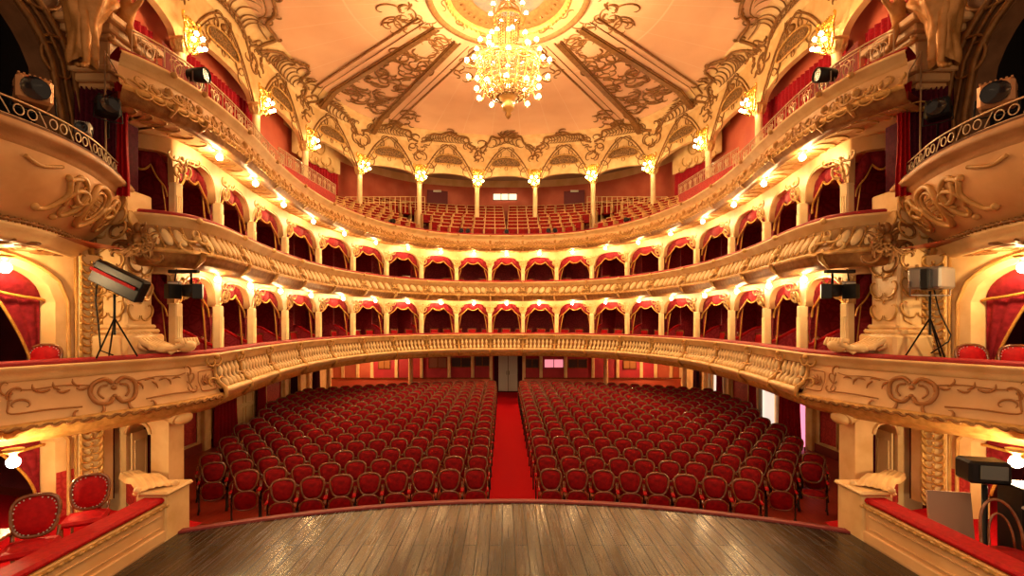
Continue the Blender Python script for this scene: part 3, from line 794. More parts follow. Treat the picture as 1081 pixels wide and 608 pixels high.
# ================================================================== GALLERY COLUMNS WITH LAMP CLUSTERS
def cluster_bulbs(parent, y, zs):
    for j, (x, z) in enumerate(zs):
        b = MB(); b.tube([(0, y+.02, z-.12), (x*.5, y-.12, z-.14), (x, y-.2, z-.03)], .016, 5); o = b.build('lamp_arm', GILT, parent)
        b = MB(); b.ball((x, y-.2, z+.03), .058, 0, 8, 6); b.build('bulb', BULBS, o)
cp = None
def gal_column():
    e = empty('gallery_column')
    MB().lathe([(.13, 0), (.13, 4.2), (.145, 4.3)], seg=16).build('shaft', CREAM_LIGHT, e)
    mb = MB(); mb.box((0, 0, 4.62), (.42, .42, .1), bev=.02); mb.lathe([(.14, 4.25), (.18, 4.32), (.17, 4.42), (.26, 4.58)], seg=16)
    for a in range(8): leaf(mb, lambda u, v: ((.17+v*.3)*cos(a*pi/4), (.17+v*.3)*sin(a*pi/4), 4.3+v), 0, 0, .28, pi/2, .04)
    mb.build('capital', GOLD_PALE, e)
    mb = MB(); f = lambda u, v: (u, -.24-abs(u)*.2, v)
    for s in (-1, 1):
        for (u, v, z_, r) in ((.03, 4.4, .22, 1.2), (.08, 4.6, .26, 1.5), (.06, 4.85, .3, 1.7), (.12, 5.1, .22, .8)): put(mb, SC, f, s*u, v, z_, r if s > 0 else pi-r, s, .03)
    mb.ball((0, -.26, 4.72), .09, 0, 8, 6, (1, 1, 1.6)); mb.ball((0, -.26, 4.95), .065); mb.ball((0, -.25, 4.5), .07, 0, 8, 6, (1, 1, 1.5))
    for k in range(5): leaf(mb, f, 0, 5.0, .3, pi/2+(k-2)*.3, .035)
    mb.build('gilded_bracket', GILT, e)
    cluster_bulbs(e, -.34, ((-.24, 4.5), (.24, 4.5), (0, 4.36), (-.14, 4.72), (.14, 4.72)))
    return e
cp = gal_column(); freeze(cp); first = True
for sg in (-1, 1):
    for i, q in enumerate(GC):
        if i > 6 or G(q)[1] < 9.2: continue
        x, y, _ = G(sg*q, -.02); a = atan2(-(x-EX), y) if i < 5 else sg*1.25*-1
        nm = '%s from the middle on the %s' % (ORD[i], 'left' if sg < 0 else 'right')
        o = place(cp, first, (x, y, 7.4), G.ang(sg*q), 'gallery column with gilded bracket and lit bulbs, %s' % nm, 'gallery columns'); o['category'] = 'column'
        first = False
# ================================================================== BOX TIER COLUMNS
def box_column(h, sp):
    e = empty('box_column')
    mb = MB(); mb.box((0, 0, h/2), (.17, .17, h), bev=.02)
    for s in (-1, 0, 1): mb.tube([(s*.045, -.088, .3), (s*.045, -.088, h-.25)], .014, 4)
    mb.build('shaft', CREAM_LIGHT, e)
    mb = MB(); f = lambda u, v: (u, -.12-.1*max(0, v-h)/.5, v)
    for s in (-1, 1):
        put(mb, SC, f, s*.02, h+.12, .16, 1.3 if s > 0 else pi-1.3, s, .02); put(mb, SS, f, s*.03, h+.3, .2, .7 if s > 0 else pi-.7, s, .02)
        put(mb, SC, f, s*.12, h+.46, .16, .2 if s > 0 else pi-.2, s, .018)
        for k in range(3): leaf(mb, f, s*.03, h+.06+.12*k, .13, 1.1 if s > 0 else pi-1.1, .022)
    mb.ball((0, -.13, h+.24), .05, 0, 8, 5, (1, .7, 1.5)); mb.ball((0, -.16, h+.45), .04)
    mb.build('capital', GOLD_PALE, e)
    mb = MB(); mb.box((0, 0, .08), (.22, .22, .16), bev=.02); mb.build('base', GOLD, e)
    return e
for tier, P, z0, h in (('lower', R1, 2.76, 1.68), ('upper', R2, 5.3, 1.4)):
    pr = box_column(h, 0); freeze(pr); first = True
    for q in ALLC:
        i = COLS.index(abs(q))
        x, y, _ = P(q, .40)
        lb = 'cream column on the %s box tier, %s from the middle on the %s' % (tier, ORD[i], 'left' if q < 0 else 'right')
        o = place(pr, first, (x, y, z0), P.ang(q), lb, '%s tier columns' % tier); o['category'] = 'column'; first = False
# ================================================================== SWAG CURTAINS AND LAMPS IN EVERY BAY
def swag(zc, zs, zr):
    """unit bay of width 1.6; zc arch crown, zs spring, zr rail height, all local"""
    e = empty('swag_curtain'); W = .72
    top = lambda u: zs+.02+(zc-zs)*(1-abs(u/W)**3.2)**(1/1.9) if abs(u) < W else zs
    drop = lambda u: max(zs-.22, top(u)-.21-.10*abs(u/W)) -.15*abs(sin(pi*(u/W+1)*1.5))
    us = [-W+2*W*i/36 for i in range(37)]; rows = []
    for u in us:
        t, b = top(u)+.03, drop(u); ph = abs(sin(pi*(u/W+1)*1.5))
        rows.append([(u, .02-.07*ph*sin(pi*j/5)-.012*sin(j*7+u*60), t+(b-t)*j/5) for j in range(6)])
    MB().grid(rows).build('valance', SWAG, e)
    MB().tube([(u, -.012-.03*abs(sin(pi*(u/W+1)*1.5)), drop(u)-.01) for u in us], .024, 5).build('fringe', FRINGE, e)
    for s in (-1, 1):
        rows = []; edge = []
        for j in range(9):
            v = j/8; z = zs+.12+(zr-zs-.12)*v; w = .17*(1-v)**1.3+.035
            rows.append([(s*(W-.005-w*k/4), .05+.02*sin(k*2.4+j), z) for k in range(5)]); edge.append((s*(W-.005-w), .03, z))
        o = MB().grid(rows).build('side_drape', SWAG, e); MB().tube(edge, .02, 4).build('drape_fringe', FRINGE, o)
    return e
for tier, P, zc, zs, zr in (('lower', R1, 4.98, 4.42, 3.45), ('upper', R2, 7.26, 6.68, 5.98)):
    pr = swag(zc, zs, zr); freeze(pr); first = True
    for i in range(len(ALLC)-1):
        a, b = ALLC[i], ALLC[i+1]; A, B = P(a, .56), P(b, .56); k = i-len(ALLC)//2+1
        w = sqrt((A[0]-B[0])**2+(A[1]-B[1])**2)
        where = 'in the middle box' if k == 0 else 'in the %s box %s of the middle' % (ORD[abs(k)-1], 'left' if k < 0 else 'right')
        o = place(pr, first, ((A[0]+B[0])/2, (A[1]+B[1])/2, 0), atan2(B[1]-A[1], B[0]-A[0]), 'red swag curtain %s, %s tier' % (where, tier), '%s tier swag curtains' % tier, ((w-.16)/1.44, 1, 1))
        o['category'] = 'curtain'; first = False
    for sd in (-1, 1):
        A, B = R2(sd*18.0, .52), R2(sd*19.55, .52)
        if sd < 0: A, B = B, A
        w = sqrt((A[0]-B[0])**2+(A[1]-B[1])**2)
        place(pr, False, ((A[0]+B[0])/2, (A[1]+B[1])/2, 0), atan2(B[1]-A[1], B[0]-A[0]), 'red swag curtain in the end box beside the %s pier, %s tier' % ('left' if sd < 0 else 'right', tier), None, ((w-.1)/1.44, 1, 1))
lp = empty('soffit_lamp')
MB().lathe([(.0, 0), (.09, 0), (.075, -.03), (.035, -.05), (.03, -.09)], seg=12).build('lamp_base', GOLD, lp)
MB().ball((0, 0, -.14), .06, 0, 10, 7).build('bulb', BULB, lp); freeze(lp); first = True
for tier, P, z in (('lower', R1, 5.09), ('upper', R3, 7.51)):
    C2 = COLS+[19.4]; A2 = [-c for c in reversed(C2)]+C2
    for i in range(len(A2)-1):
        q = (A2[i]+A2[i+1])/2; k = i-len(A2)//2+1
        if abs(k) == 10: q = 18.75*(-1 if k < 0 else 1); 
        if abs(k) == 10: continue
        off = .07
        x, y, _ = P(q, off)
        where = 'over the middle box' if k == 0 else 'over the %s box %s of the middle' % (ORD[abs(k)-1], 'left' if k < 0 else 'right')
        o = place(lp, first, (x, y, z), 0, 'lit bulb lamp %s, %s tier' % (where, tier), 'lamps under the balconies'); o['category'] = 'lamp'; first = False

# ================================================================== BALCONY FRONTS
def frontpart(e, name, mat, P, prof, ss, sm=True):
    mb = MB(); sweep(mb, P, prof, ss, 0, sm); return local(e, mb).build(name, mat, e)
RAILRED = simple('rail_velvet', (.36, .006, .012), .6, 0, (.28, .004, .01), 20)
# --- lowest balcony: balustrade of swelling balusters
e = empty('balcony', (0, 23, 2.4), 0, 'lowest balcony front, cream balustrade of swelling balusters under a red velvet rail', 'balcony')
QB = 17.55; ss = srange(-QB, QB, .2)
sA = srange(-Q1, Q1, .2)
frontpart(e, 'handrail', RAILRED, R1, [(.36, 3.47), (.34, 3.52), (.1, 3.545), (-.02, 3.54), (-.06, 3.51), (-.05, 3.47)], sA)
frontpart(e, 'cornice', CREAM, R1, [(-.05, 3.475), (-.10, 3.47), (-.11, 3.44), (-.07, 3.42), (-.06, 3.39), (-.03, 3.38), (-.02, 3.33), (.0, 3.31), (.0, 3.26), (.03, 3.26)], sA)
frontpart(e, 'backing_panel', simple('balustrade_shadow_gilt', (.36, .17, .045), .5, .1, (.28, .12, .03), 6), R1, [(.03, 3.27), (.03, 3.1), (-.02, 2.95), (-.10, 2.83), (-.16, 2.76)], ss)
frontpart(e, 'base_moulding', CREAM, R1, [(-.16, 2.80), (-.27, 2.80), (-.31, 2.77), (-.31, 2.72), (-.26, 2.69), (-.24, 2.64), (-.16, 2.6)], ss)
frontpart(e, 'lower_moulding', GOLD, R1, [(-.16, 2.60), (-.15, 2.55), (-.08, 2.5), (-.07, 2.45), (.0, 2.42), (.02, 2.40), (.06, 2.40), (.06, 2.6)], ss)
def bal_path(q, n=10):
    base = [(-.02, 3.25), (-.03, 3.1), (-.09, 2.94), (-.2, 2.81)]
    out = []
    for i in range(n):
        s = i/(n-1)*3; k = min(int(s), 2); t_ = s-k
        o = base[k][0]+(base[k+1][0]-base[k][0])*t_; z = base[k][1]+(base[k+1][1]-base[k][1])*t_
        out.append(R1(q, o, z))
    return out
def bal_r(s): return .026+.046*math.exp(-((s-.32)/.14)**2)+.040*math.exp(-((s-.8)/.15)**2)
bal = []
A2 = [-QB]+ALLC[1:-1]+[QB] if abs(ALLC[0]) > QB else ALLC
A2 = [-QB]+[q for q in ALLC if abs(q) < QB-.2]+[QB]
for i in range(len(A2)-1):
    a, b = A2[i], A2[i+1]; n = max(3, int(round((b-a-.2)/.195)))
    for k in range(n): bal.append(a+.1+(b-a-.2)*(k+.5)/n)
bal.sort(key=lambda q: -abs(q)); rest = MB()
for j, q in enumerate(bal):
    if j < 100: mb = MB().tube(bal_path(q), bal_r, 7); local(e, mb).build('baluster', CREAM_LIGHT, e)
    else: rest.tube(bal_path(q), bal_r, 6)
o = local(e, rest).build('baluster_row', CREAM_LIGHT, e); o['kind'] = 'stuff'
for q in A2:
    mb = MB(); f = lambda u, v: R1(q+u, -.06-max(0, 3.05-v)*.62, v)
    mb.tube([R1(q, -.03, 3.27), R1(q, -.06, 3.05), R1(q, -.14, 2.9), R1(q, -.27, 2.80), R1(q, -.30, 2.66), R1(q, -.12, 2.48)], lambda s: .042, 6)
    mb.ball(R1(q, -.1, 3.4), .05, 0, 8, 5)
    for s in (-1, 1): put(mb, SC, f, 0, 3.33, .17, (.3 if s > 0 else pi-.3), s, .02); put(mb, SC, f, s*.02, 2.82, .2, (.2 if s > 0 else pi-.2), -s, .022)
    local(e, mb).build('console', GOLD, e)
# --- plain cartouche ends of the lowest balcony, in front of the stage boxes
for sd, nm in ((-1, 'left'), (1, 'right')):
    e = empty('balcony', R1(sd*(QB+1.5), 0, 2.4), 0, 'plain %s end of the lowest balcony, with a double-scroll cartouche' % nm, 'balcony')
    ss = [sd*q for q in srange(QB, Q1, .15)]
    frontpart(e, 'panel', CREAM_PLAIN, R1, [(.03, 3.27), (-.02, 3.2), (-.05, 3.0), (-.10, 2.84), (-.17, 2.70)], ss)
    frontpart(e, 'lower_moulding', GOLD, R1, [(-.17, 2.70), (-.24, 2.70), (-.27, 2.66), (-.25, 2.6), (-.2, 2.57), (-.2, 2.52), (-.12, 2.46), (-.05, 2.40), (.3, 2.40), (.3, 2.6)], ss)
    mb = MB(); n = int((Q1-QB)/.16)
    for k in range(n):
        q = QB+.1+.16*k; put(mb, SS, lambda u, v: R1(sd*(q+u), -.275, v), 0, 2.62, .15, .3, 1, .022)
    local(e, mb).build('rope_moulding', GILT_BROWN, e)
    po = lambda v: -.075-max(0, 3.0-v)*.40
    f = lambda u, v: R1(sd*(QB+u), po(v), v)
    mb = MB()
    # rosette panel
    outline(mb, f, [(.10, 3.16), (.42, 3.16), (.46, 3.1), (.46, 2.86), (.42, 2.8), (.10, 2.8), (.06, 2.86), (.06, 3.1)], .012, 2, 4, True)
    for k in range(5): leaf(mb, f, .26, 2.9, .2, pi/2+(k-2)*.5, .016)
    put(mb, SC, f, .18, 2.9, .16, 0, -1, .014)
    # double scroll cartouche
    c0 = 1.85
    for s in (-1, 1):
        outline(mb, f, [(c0+s*.02, 3.12), (c0+s*.12, 3.2), (c0+s*.26, 3.14), (c0+s*.3, 3.0), (c0+s*.24, 2.86), (c0+s*.1, 2.82), (c0+s*.03, 2.9)], .032, 6, 6)
        outline(mb, f, [(c0+s*.08, 3.1), (c0+s*.17, 3.08), (c0+s*.2, 2.98), (c0+s*.14, 2.9)], .016, 5, 5)
        put(mb, SC, f, c0+s*.22, 2.84, .26, (-.25 if s > 0 else pi+.25), s, .026)
        for k in range(6):
            leaf(mb, f, c0+s*(.32+.11*k), 3.1+.02*sin(k*2), .15, (.5 if s > 0 else pi-.5)*(1 if k % 2 else -1), .014)
        outline(mb, f, [(c0+s*.3, 3.12), (c0+s*.6, 3.16), (c0+s*.95, 3.14), (c0+s*1.12, 3.17)], .009, 4, 4)
        outline(mb, f, [(c0+s*.42, 2.82), (c0+s*.8, 2.84), (c0+s*1.18, 2.84), (c0+s*1.2, 2.95), (c0+s*1.16, 3.17)], .012, 4, 4)
        for k in range(3): put(mb, SC, f, c0+s*1.15, 3.12-.1*k, .13, 1.2+k, s, .014)
    mb.ball(f(c0, 3.05), .04); mb.ball(f(c0, 2.92), .035)
    local(e, mb).build('cartouche', simple('cartouche_ochre', (.42, .17, .045), .45, .1), e)
# --- middle balcony with oval bosses
e = empty('balcony', (0, 23, 5.1), 0, 'middle balcony front with rows of cream oval bosses under a red velvet rail', 'balcony')
ss = srange(-Q2, Q2, .2)
frontpart(e, 'handrail', RAILRED, R2, [(.36, 6.0), (.34, 6.05), (.1, 6.075), (-.02, 6.07), (-.06, 6.04), (-.05, 6.0)], ss)
frontpart(e, 'cornice', CREAM, R2, [(-.05, 6.0), (-.12, 5.99), (-.13, 5.95), (-.09, 5.93), (-.08, 5.89), (-.04, 5.87), (-.03, 5.82), (.0, 5.80)], ss)
frontpart(e, 'panel', simple('panel_ochre', (.52, .28, .09), .45, 0, (.42, .21, .06), 5), R2, [(.0, 5.80), (-.02, 5.66), (-.07, 5.5), (-.15, 5.38)], ss)
frontpart(e, 'lower_moulding', GOLD, R2, [(-.15, 5.39), (-.20, 5.39), (-.23, 5.35), (-.2, 5.31)], ss)
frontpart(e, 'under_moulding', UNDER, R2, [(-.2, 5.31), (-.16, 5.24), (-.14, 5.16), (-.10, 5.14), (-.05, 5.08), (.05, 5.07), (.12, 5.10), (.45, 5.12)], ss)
pf = lambda z: -.02-max(0, 5.7-z)*.40
ends = [-19.4]+ALLC+[19.4]
for i in range(len(ends)-1):
    a, b = ends[i], ends[i+1]; n = 4 if abs(a+b) < 14 else 6
    for k in range(n):
        q = a+.17+(b-a-.34)*(k+.5)/n
        mb = MB(); f = lambda u, v: R2(q+u, pf(v)-.0, v); w = min(.14, (b-a-.34)/n*.42)
        ring = lambda s, d: [tuple(np.array(R2(q+w*s*cos(t_)+.05*s*sin(t_)*(1 if q > 0 else -1), pf(5.595+.155*s*sin(t_))-d, 5.595+.155*s*sin(t_)))) for t_ in [2*pi*j/14 for j in range(15)]]
        mb.grid([ring(1, 0), ring(.95, .03), ring(.6, .05), ring(.02, .055)], 0, True)
        local(e, mb).build('oval_boss', CREAM_LIGHT, e)
rel = MB(); rn = random.Random(3)
for i in range(len(ends)-1):
    a, b = ends[i], ends[i+1]; n = 4 if abs(a+b) < 14 else 6
    for k in range(n+1):
        q = a+.17+(b-a-.34)*k/n; f = lambda u, v: R2(q+u, pf(v)-.015, v)
        rel.tube([f(-.06*(1 if q > 0 else -1), 5.42), f(-.03*(1 if q > 0 else -1), 5.5), f(.02*(1 if q > 0 else -1), 5.62), f(.05*(1 if q > 0 else -1), 5.78)], lambda t: .012+.014*sin(pi*t), 5)
        rel.ball(f(.055*(1 if q > 0 else -1), 5.77), .028, 0, 6, 4); rel.ball(f(-.06*(1 if q > 0 else -1), 5.42), .028, 0, 6, 4)
local(e, rel).build('panel_mouldings', GOLD, e).__setitem__('kind', 'stuff')
for q in ends:
    mb = MB(); f = lambda u, v: R2(q+u, pf(v)-.04, v)
    mb.lathe([(.10, 0), (.08, .05), (0, .07)], seg=10); mb = MB()
    for s in (-1, 1):
        put(mb, SC, f, 0, 5.78, .22, (-.5 if s > 0 else pi+.5), s, .026); put(mb, SC, f, s*.02, 5.44, .2, (.4 if s > 0 else pi-.4), s, .026)
    mb.ball(f(0, 5.62), .075, 0, 8, 6); mb.ball(R2(q, -.16, 5.95), .06, 0, 8, 5)
    local(e, mb).build('rosette', GOLD_PALE, e)
    mb = MB(); mb.tube([R2(q, -.24, 5.36), R2(q, -.22, 5.24), R2(q, -.12, 5.16), R2(q, -.02, 5.08)], lambda s: .055-.025*s, 6)
    local(e, mb).build('bracket', GOLD, e)
# --- upper balcony
e = empty('balcony', (0, 23, 7.5), 0, 'highest balcony front of the gallery, cream with gilded garland relief under a red velvet rail', 'balcony')
ss = srange(-Q3, Q3, .2)
frontpart(e, 'handrail', RAILRED, R3, [(.34, 8.26), (.32, 8.31), (.1, 8.345), (-.02, 8.34), (-.06, 8.31), (-.05, 8.27)], ss)
frontpart(e, 'cornice', CREAM, R3, [(-.05, 8.27), (-.13, 8.26), (-.14, 8.21), (-.10, 8.2), (-.09, 8.15), (-.05, 8.14), (-.04, 8.08), (-.01, 8.06)], ss)
frontpart(e, 'panel', CREAM_PLAIN, R3, [(-.01, 8.06), (.0, 7.95), (-.03, 7.82), (-.09, 7.74)], ss)
frontpart(e, 'lower_moulding', GOLD, R3, [(-.09, 7.75), (-.16, 7.74), (-.18, 7.70), (-.15, 7.66)], ss)
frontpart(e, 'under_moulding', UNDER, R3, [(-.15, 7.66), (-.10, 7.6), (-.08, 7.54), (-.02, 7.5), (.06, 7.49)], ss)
frontpart(e, 'soffit', CREAM_LIGHT, R3, [(.06, 7.49), (.1, 7.51), (.62, 7.53)], ss)
g3 = [-18.65]+ALLC+[18.65]; qq = []
for i in range(len(g3)-1): qq += [g3[i], (g3[i]+g3[i+1])/2]
rn = random.Random(9)
for j, q in enumerate(g3):
    mb = MB(); f = lambda u, v: R3(q+u, -.045-max(0, 7.95-v)*.35, v)
    for s in (-1, 1):
        for (u, v, z_, r) in ((0, 8.02, .24, -.3), (.18, 7.92, .26, .2), (.42, 7.95, .22, -.4), (.05, 7.8, .22, .5)): put(mb, SC, f, s*u, v, z_, r if s > 0 else pi-r, s, .02)
        for k in range(4): leaf(mb, f, s*(.2+.15*k), 7.82, .14, (.8 if s > 0 else pi-.8), .018)
    mb.ball(f(0, 7.93), .07, 0, 8, 6); mb.ball(R3(q, -.16, 8.22), .055)
    if j < len(g3)-1:
        q2 = g3[j+1]; n_ = 3
        for s in range(n_):
            a_ = q+.45+(q2-q-.9)*s/n_; b_ = q+.45+(q2-q-.9)*(s+1)/n_
            mb.tube([R3(a_+(b_-a_)*t/6, -.035, 7.99-.09*sin(pi*t/6)) for t in range(7)], lambda t: .014+.014*sin(pi*t), 5)
            mb.ball(R3(a_, -.04, 8.0), .03, 0, 6, 4)
            leaf(mb, lambda u, v: R3(a_+u, -.06, v), 0, 7.9, .12, -pi/2, .02); leaf(mb, lambda u, v: R3((a_+b_)/2+u, -.06, v), 0, 7.86, .09, -pi/2, .018)
    local(e, mb).build('relief_ornament', OCHRE, e)
    mb = MB(); mb.tube([R3(q, -.19, 7.72), R3(q, -.17, 7.62), R3(q, -.06, 7.53)], lambda s: .045-.02*s, 6); local(e, mb).build('bracket', GOLD, e)
mb = MB()
for q in np.arange(-Q3+.25, Q3-.2, .2): put(mb, SC, lambda u, v: R3(q+u, -.175, v), -.07, 7.72, .15, 0, 1, .014, 0, 4)
for q in np.arange(-Q3+.1, Q3, .33):
    f = lambda u, v: R3(q+u, v, 7.505+.01*v)
    put(mb, SC, f, 0, .18, .3, pi/2+.4*sin(q*3), 1, .014, 0, 4)
o = local(e, mb).build('leaf_moulding', GOLD, e); o['kind'] = 'stuff'

# low curved dividers between the lower boxes
dv = None
for q in ALLC:
    if abs(q) > 17 and False: continue
    i = COLS.index(abs(q)); P = R1
    rows = []; top = []
    for k in range(9):
        s = k/8; o = .34+1.0*s; z = 3.50+.42*(s**.7)*(1 if s > 0 else 0) if True else 0
        z = 3.52+.40*(1-cos(pi*s))/2
        a = P.ang(q); dx, dy = .03*cos(a), .03*sin(a); x, y, _ = P(q, o)
        rows.append([(x-dx, y-dy, 2.78), (x-dx, y-dy, z), (x+dx, y+dy, z), (x+dx, y+dy, 2.78)]); top.append((x, y, z+.01))
    e = empty('box_divider', P(q, .8, 2.76), 0, 'low red velvet divider beside the %s lower-tier column on the %s' % (ORD[i], 'left' if q < 0 else 'right'), 'divider', 'low velvet dividers between the lower boxes')
    local(e, MB().grid(rows, 0, False)).build('panel', DAMB, e); local(e, MB().tube(top, .045, 6)).build('armrest', VELVET_BRIGHT, e)

# ================================================================== PARTERRE SEATS
def rrect(w0, w1, h, n=28):
    """rounded back outline: width w0 at the foot, w1 at the shoulder, arched top"""
    out = []
    for k in range(n):
        th = 2*pi*k/n; c, s = cos(th), sin(th)
        x = (abs(c)**.62)*(1 if c > 0 else -1); z = (abs(s)**.72)*(1 if s > 0 else -1)
        w = w0+(w1-w0)*(z*.5+.5); out.append((x*w/2, z*h/2+(.02*(1-x*x) if z > 0 else 0)))
    return out
def seat_shapes(down=False):
    S = {}
    tilt = lambda x, z, d=0: (x, .03+(z-.45)*.22-d*1, z)
    ring = rrect(.33, .49, .385); R = [tilt(x, z+.80) for x, z in ring]
    mb = MB(); P = [np.array(p) for p in R]+[np.array(R[0])]
    mb.tube(P, .025, 6, cap=False); mb.poly([(x*.98, y+.03, z) for x, y, z in R]); mb.poly([(x*.98, y+.004, z) for x, y, z in R])
    mb.ball((0, .165-.02, 1.025), .03, 0, 6, 4, (1.6, .6, .6)); S['backrest'] = mb
    mb = MB(); C0 = np.array((0, .03+.35*.22, .80))
    rows = []
    for s, d in ((.90, 0), (.84, .022), (.6, .04), (.3, .048), (.02, .05)):
        rows.append([tuple(C0+(np.array(p)-C0)*s+np.array((0, -d-.004, d*.2))) for p in R])
    mb.grid(rows, 0, True, True); S['back_cushion'] = mb
    # tip-up seat
    mb = MB(); rim = []
    for x, z in rrect(.42, .44, .38, 24):
        rim.append((x, z))
    if down: F = lambda x, z, d: (x, -.20-z, .44-d)
    else: F = lambda x, z, d: (x, -.075-z*.16-d, .45+z)
    R2_ = [F(x, z, 0) for x, z in rim]
    mb.tube(R2_+[R2_[0]], .017, 6, cap=False)
    mb.grid([[F(x*s, z*s, d) for x, z in rim] for s, d in ((.95, 0), (.88, .02), (.5, .03), (.02, .032))], 1, True, True)
    mb.grid([[F(x*s, z*s, -d) for x, z in rim] for s, d in ((.97, 0), (.92, .045), (.5, .07), (.02, .075))], 1, True, True)
    S['seat'] = mb
    def leg(s):
        mb = MB(); x = s*.252
        mb.tube([(x, -.02, .62), (x, -.04, .4), (x, -.03, .12), (x, -.14, .02)], lambda t_: .016+.006*abs(t_-.5), 5)
        mb.tube([(x, -.03, .14), (x, .08, .02)], .015, 5); mb.box((x, .0, .43), (.018, .26, .05)); return mb
    def arm_(s):
        mb = MB(); x = s*.252
        mb.tube([(x, .12, .78), (x, .04, .70), (x, -.08, .665), (x, -.22, .655), (x, -.27, .62), (x, -.25, .585)], .017, 5)
        mb.box((x, -.13, .685), (.045, .19, .035), mi=1, bev=.012); return mb
    S['leg'] = leg; S['armrest'] = arm_; return S
def make_seat(down=False):
    S = seat_shapes(down); e = empty('theatre_chair')
    S['backrest'].build('backrest', WOODSEAT, e); S['back_cushion'].build('back_cushion', VELVET, e)
    S['seat'].build('seat', [WOODSEAT, VELVET], e)
    for s in (-1, 1): S['leg'](s).build('leg', IRONDARK, e); S['armrest'](s).build('armrest', [WOODSEAT, VELVET_BRIGHT], e)
    return e
def seat_single():
    S = seat_shapes(); mb = MB()
    def merge(o, remap):
        b = len(mb.v); mb.v += o.v; mb.f += [[b+i for i in f] for f in o.f]; mb.m += [remap.get(x, x) for x in o.m]; mb.smooth += o.smooth
    merge(S['backrest'], {0: 0}); merge(S['back_cushion'], {0: 1}); merge(S['seat'], {0: 0, 1: 1})
    for s in (-1, 1): merge(S['leg'](s), {0: 2}); merge(S['armrest'](s), {0: 0, 1: 1})
    return mb
spots = []
YR = [9.75+.92*k-(.004*k*k) for k in range(17)]
EN = [4.75, 5.75, 6.8, 7.35, 7.35, 7.9, 8.0, 8.1, 8.15, 8.4, 8.6, 8.9, 9.0, 9.1, 9.1, 9.1, 9.1]
for r, y0 in enumerate(YR):
    sp = .532
    for sg in (-1, 1):
        k = 0; x = .78
        while x+.2 < EN[r]:
            yy = y0-x*x/30.; a = -sg*math.asin(x/15.)
            spots.append((r, sg, k, .05+sg*x, yy, a)); x += sp*cos(x/15.); k += 1
spots.sort(key=lambda s: s[4]); near = spots[:300]; far = spots[300:]
pr = make_seat(); freeze(pr); dn = None; single = None; first = True
for n, (r, sg, k, x, y, a) in enumerate(near):
    blk = 'left' if sg < 0 else 'right'
    lab = 'red tip-up seat, %s row from the stage, %s from the aisle, %s block' % (ORD[r], ORD[k] if k < len(ORD) else str(k+1), blk)
    if sg > 0 and r == 2 and x+.54 > EN[2]:
        dn = make_seat(True); o = dn; o['category'] = 'seat'; o.location = (x, y, fz(y)); o.rotation_euler = (0, 0, a); o['group'] = 'parterre seats'
        o['label'] = 'red theatre seat folded down, %s row, outer end of the right block' % ORD[r]; continue
    if n < 185:
        o = place(pr, first, (x, y, fz(y)), a, lab, 'parterre seats'); first = False
    else:
        if single is None: single = seat_single().build('theatre_chair', [WOODSEAT, VELVET, IRONDARK]); o = single
        else: o = single.copy(); COL.objects.link(o)
        o.location = (x, y, fz(y)); o.rotation_euler = (0, 0, a); o['label'] = lab; o['group'] = 'parterre seats'
    o['category'] = 'seat'
base = seat_single(); V = np.array(base.v); mb = MB()
for (r, sg, k, x, y, a) in far:
    W = V.copy(); W[:, 0] = V[:, 0]*cos(a)-V[:, 1]*sin(a)+x; W[:, 1] = V[:, 0]*sin(a)+V[:, 1]*cos(a)+y; W[:, 2] += fz(y)
    b = len(mb.v); mb.v += [tuple(p) for p in W]; mb.f += [[b+i for i in f] for f in base.f]; mb.m += base.m; mb.smooth += base.smooth
if far: tag(mb.build('theatre_chairs_rear', [WOODSEAT, VELVET, IRONDARK]), 'rows of red tip-up seats at the very back of the parterre', 'seats', kind='stuff')

# ================================================================== GALLERY SEATS
gs = MB()
gs.box((0, .0, .42), (.52, .40, .07), mi=1, bev=.02); gs.box((0, .2, .70), (.52, .05, .46), mi=1, rx=-.12, bev=.02)
for s in (-1, 1): gs.box((s*.265, .05, .42), (.02, .42, .84), bev=.006)
gs.box((0, .235, .945), (.55, .03, .025), rx=-.12)
gsm = None; cnt = 0; gl = []
for i in range(8):
    o = .95+i*.86; z = 7.9+.37*i; q = .27; nn = 0
    lim = {0: 16.4, 1: 16.0, 2: 12.2, 3: 11.0, 4: 10.0, 5: 4.3, 6: 4.0, 7: 3.6}[i]
    while q < lim:
        oo = tofs(q, o)
        if not (i >= 0 and 2.95 < q < 3.75 and i < 5) and not (i >= 2 and oo < 1.9):
            for sg in (-1, 1): gl.append((i, sg, q, oo, z, nn))
            nn += 1
        A_, B_ = R3(q, oo), R3(q+.02, oo); q += .56*.02/max(.01, sqrt((A_[0]-B_[0])**2+(A_[1]-B_[1])**2))
gl.sort(key=lambda g: R3(g[2], g[3])[1]); kept = gl[:300]
rest = gl[300:]; print('gallery chairs', len(gl))
if rest:
    V = np.array(gs.v); mb = MB()
    for (i, sg, q, oo, z, n) in rest:
        x, y, _ = R3(sg*q, oo); a = R3.ang(sg*q); W = V.copy(); W[:, 0] = V[:, 0]*cos(a)-V[:, 1]*sin(a)+x; W[:, 1] = V[:, 0]*sin(a)+V[:, 1]*cos(a)+y; W[:, 2] += z
        b = len(mb.v); mb.v += [tuple(p) for p in W]; mb.f += [[b+k for k in f] for f in gs.f]; mb.m += gs.m; mb.smooth += gs.smooth
    tag(mb.build('gallery_chairs_rear', [GOLD_PALE, VELVET]), 'last rows of red gallery seats below the back wall', 'seats', kind='stuff')
cn = {}
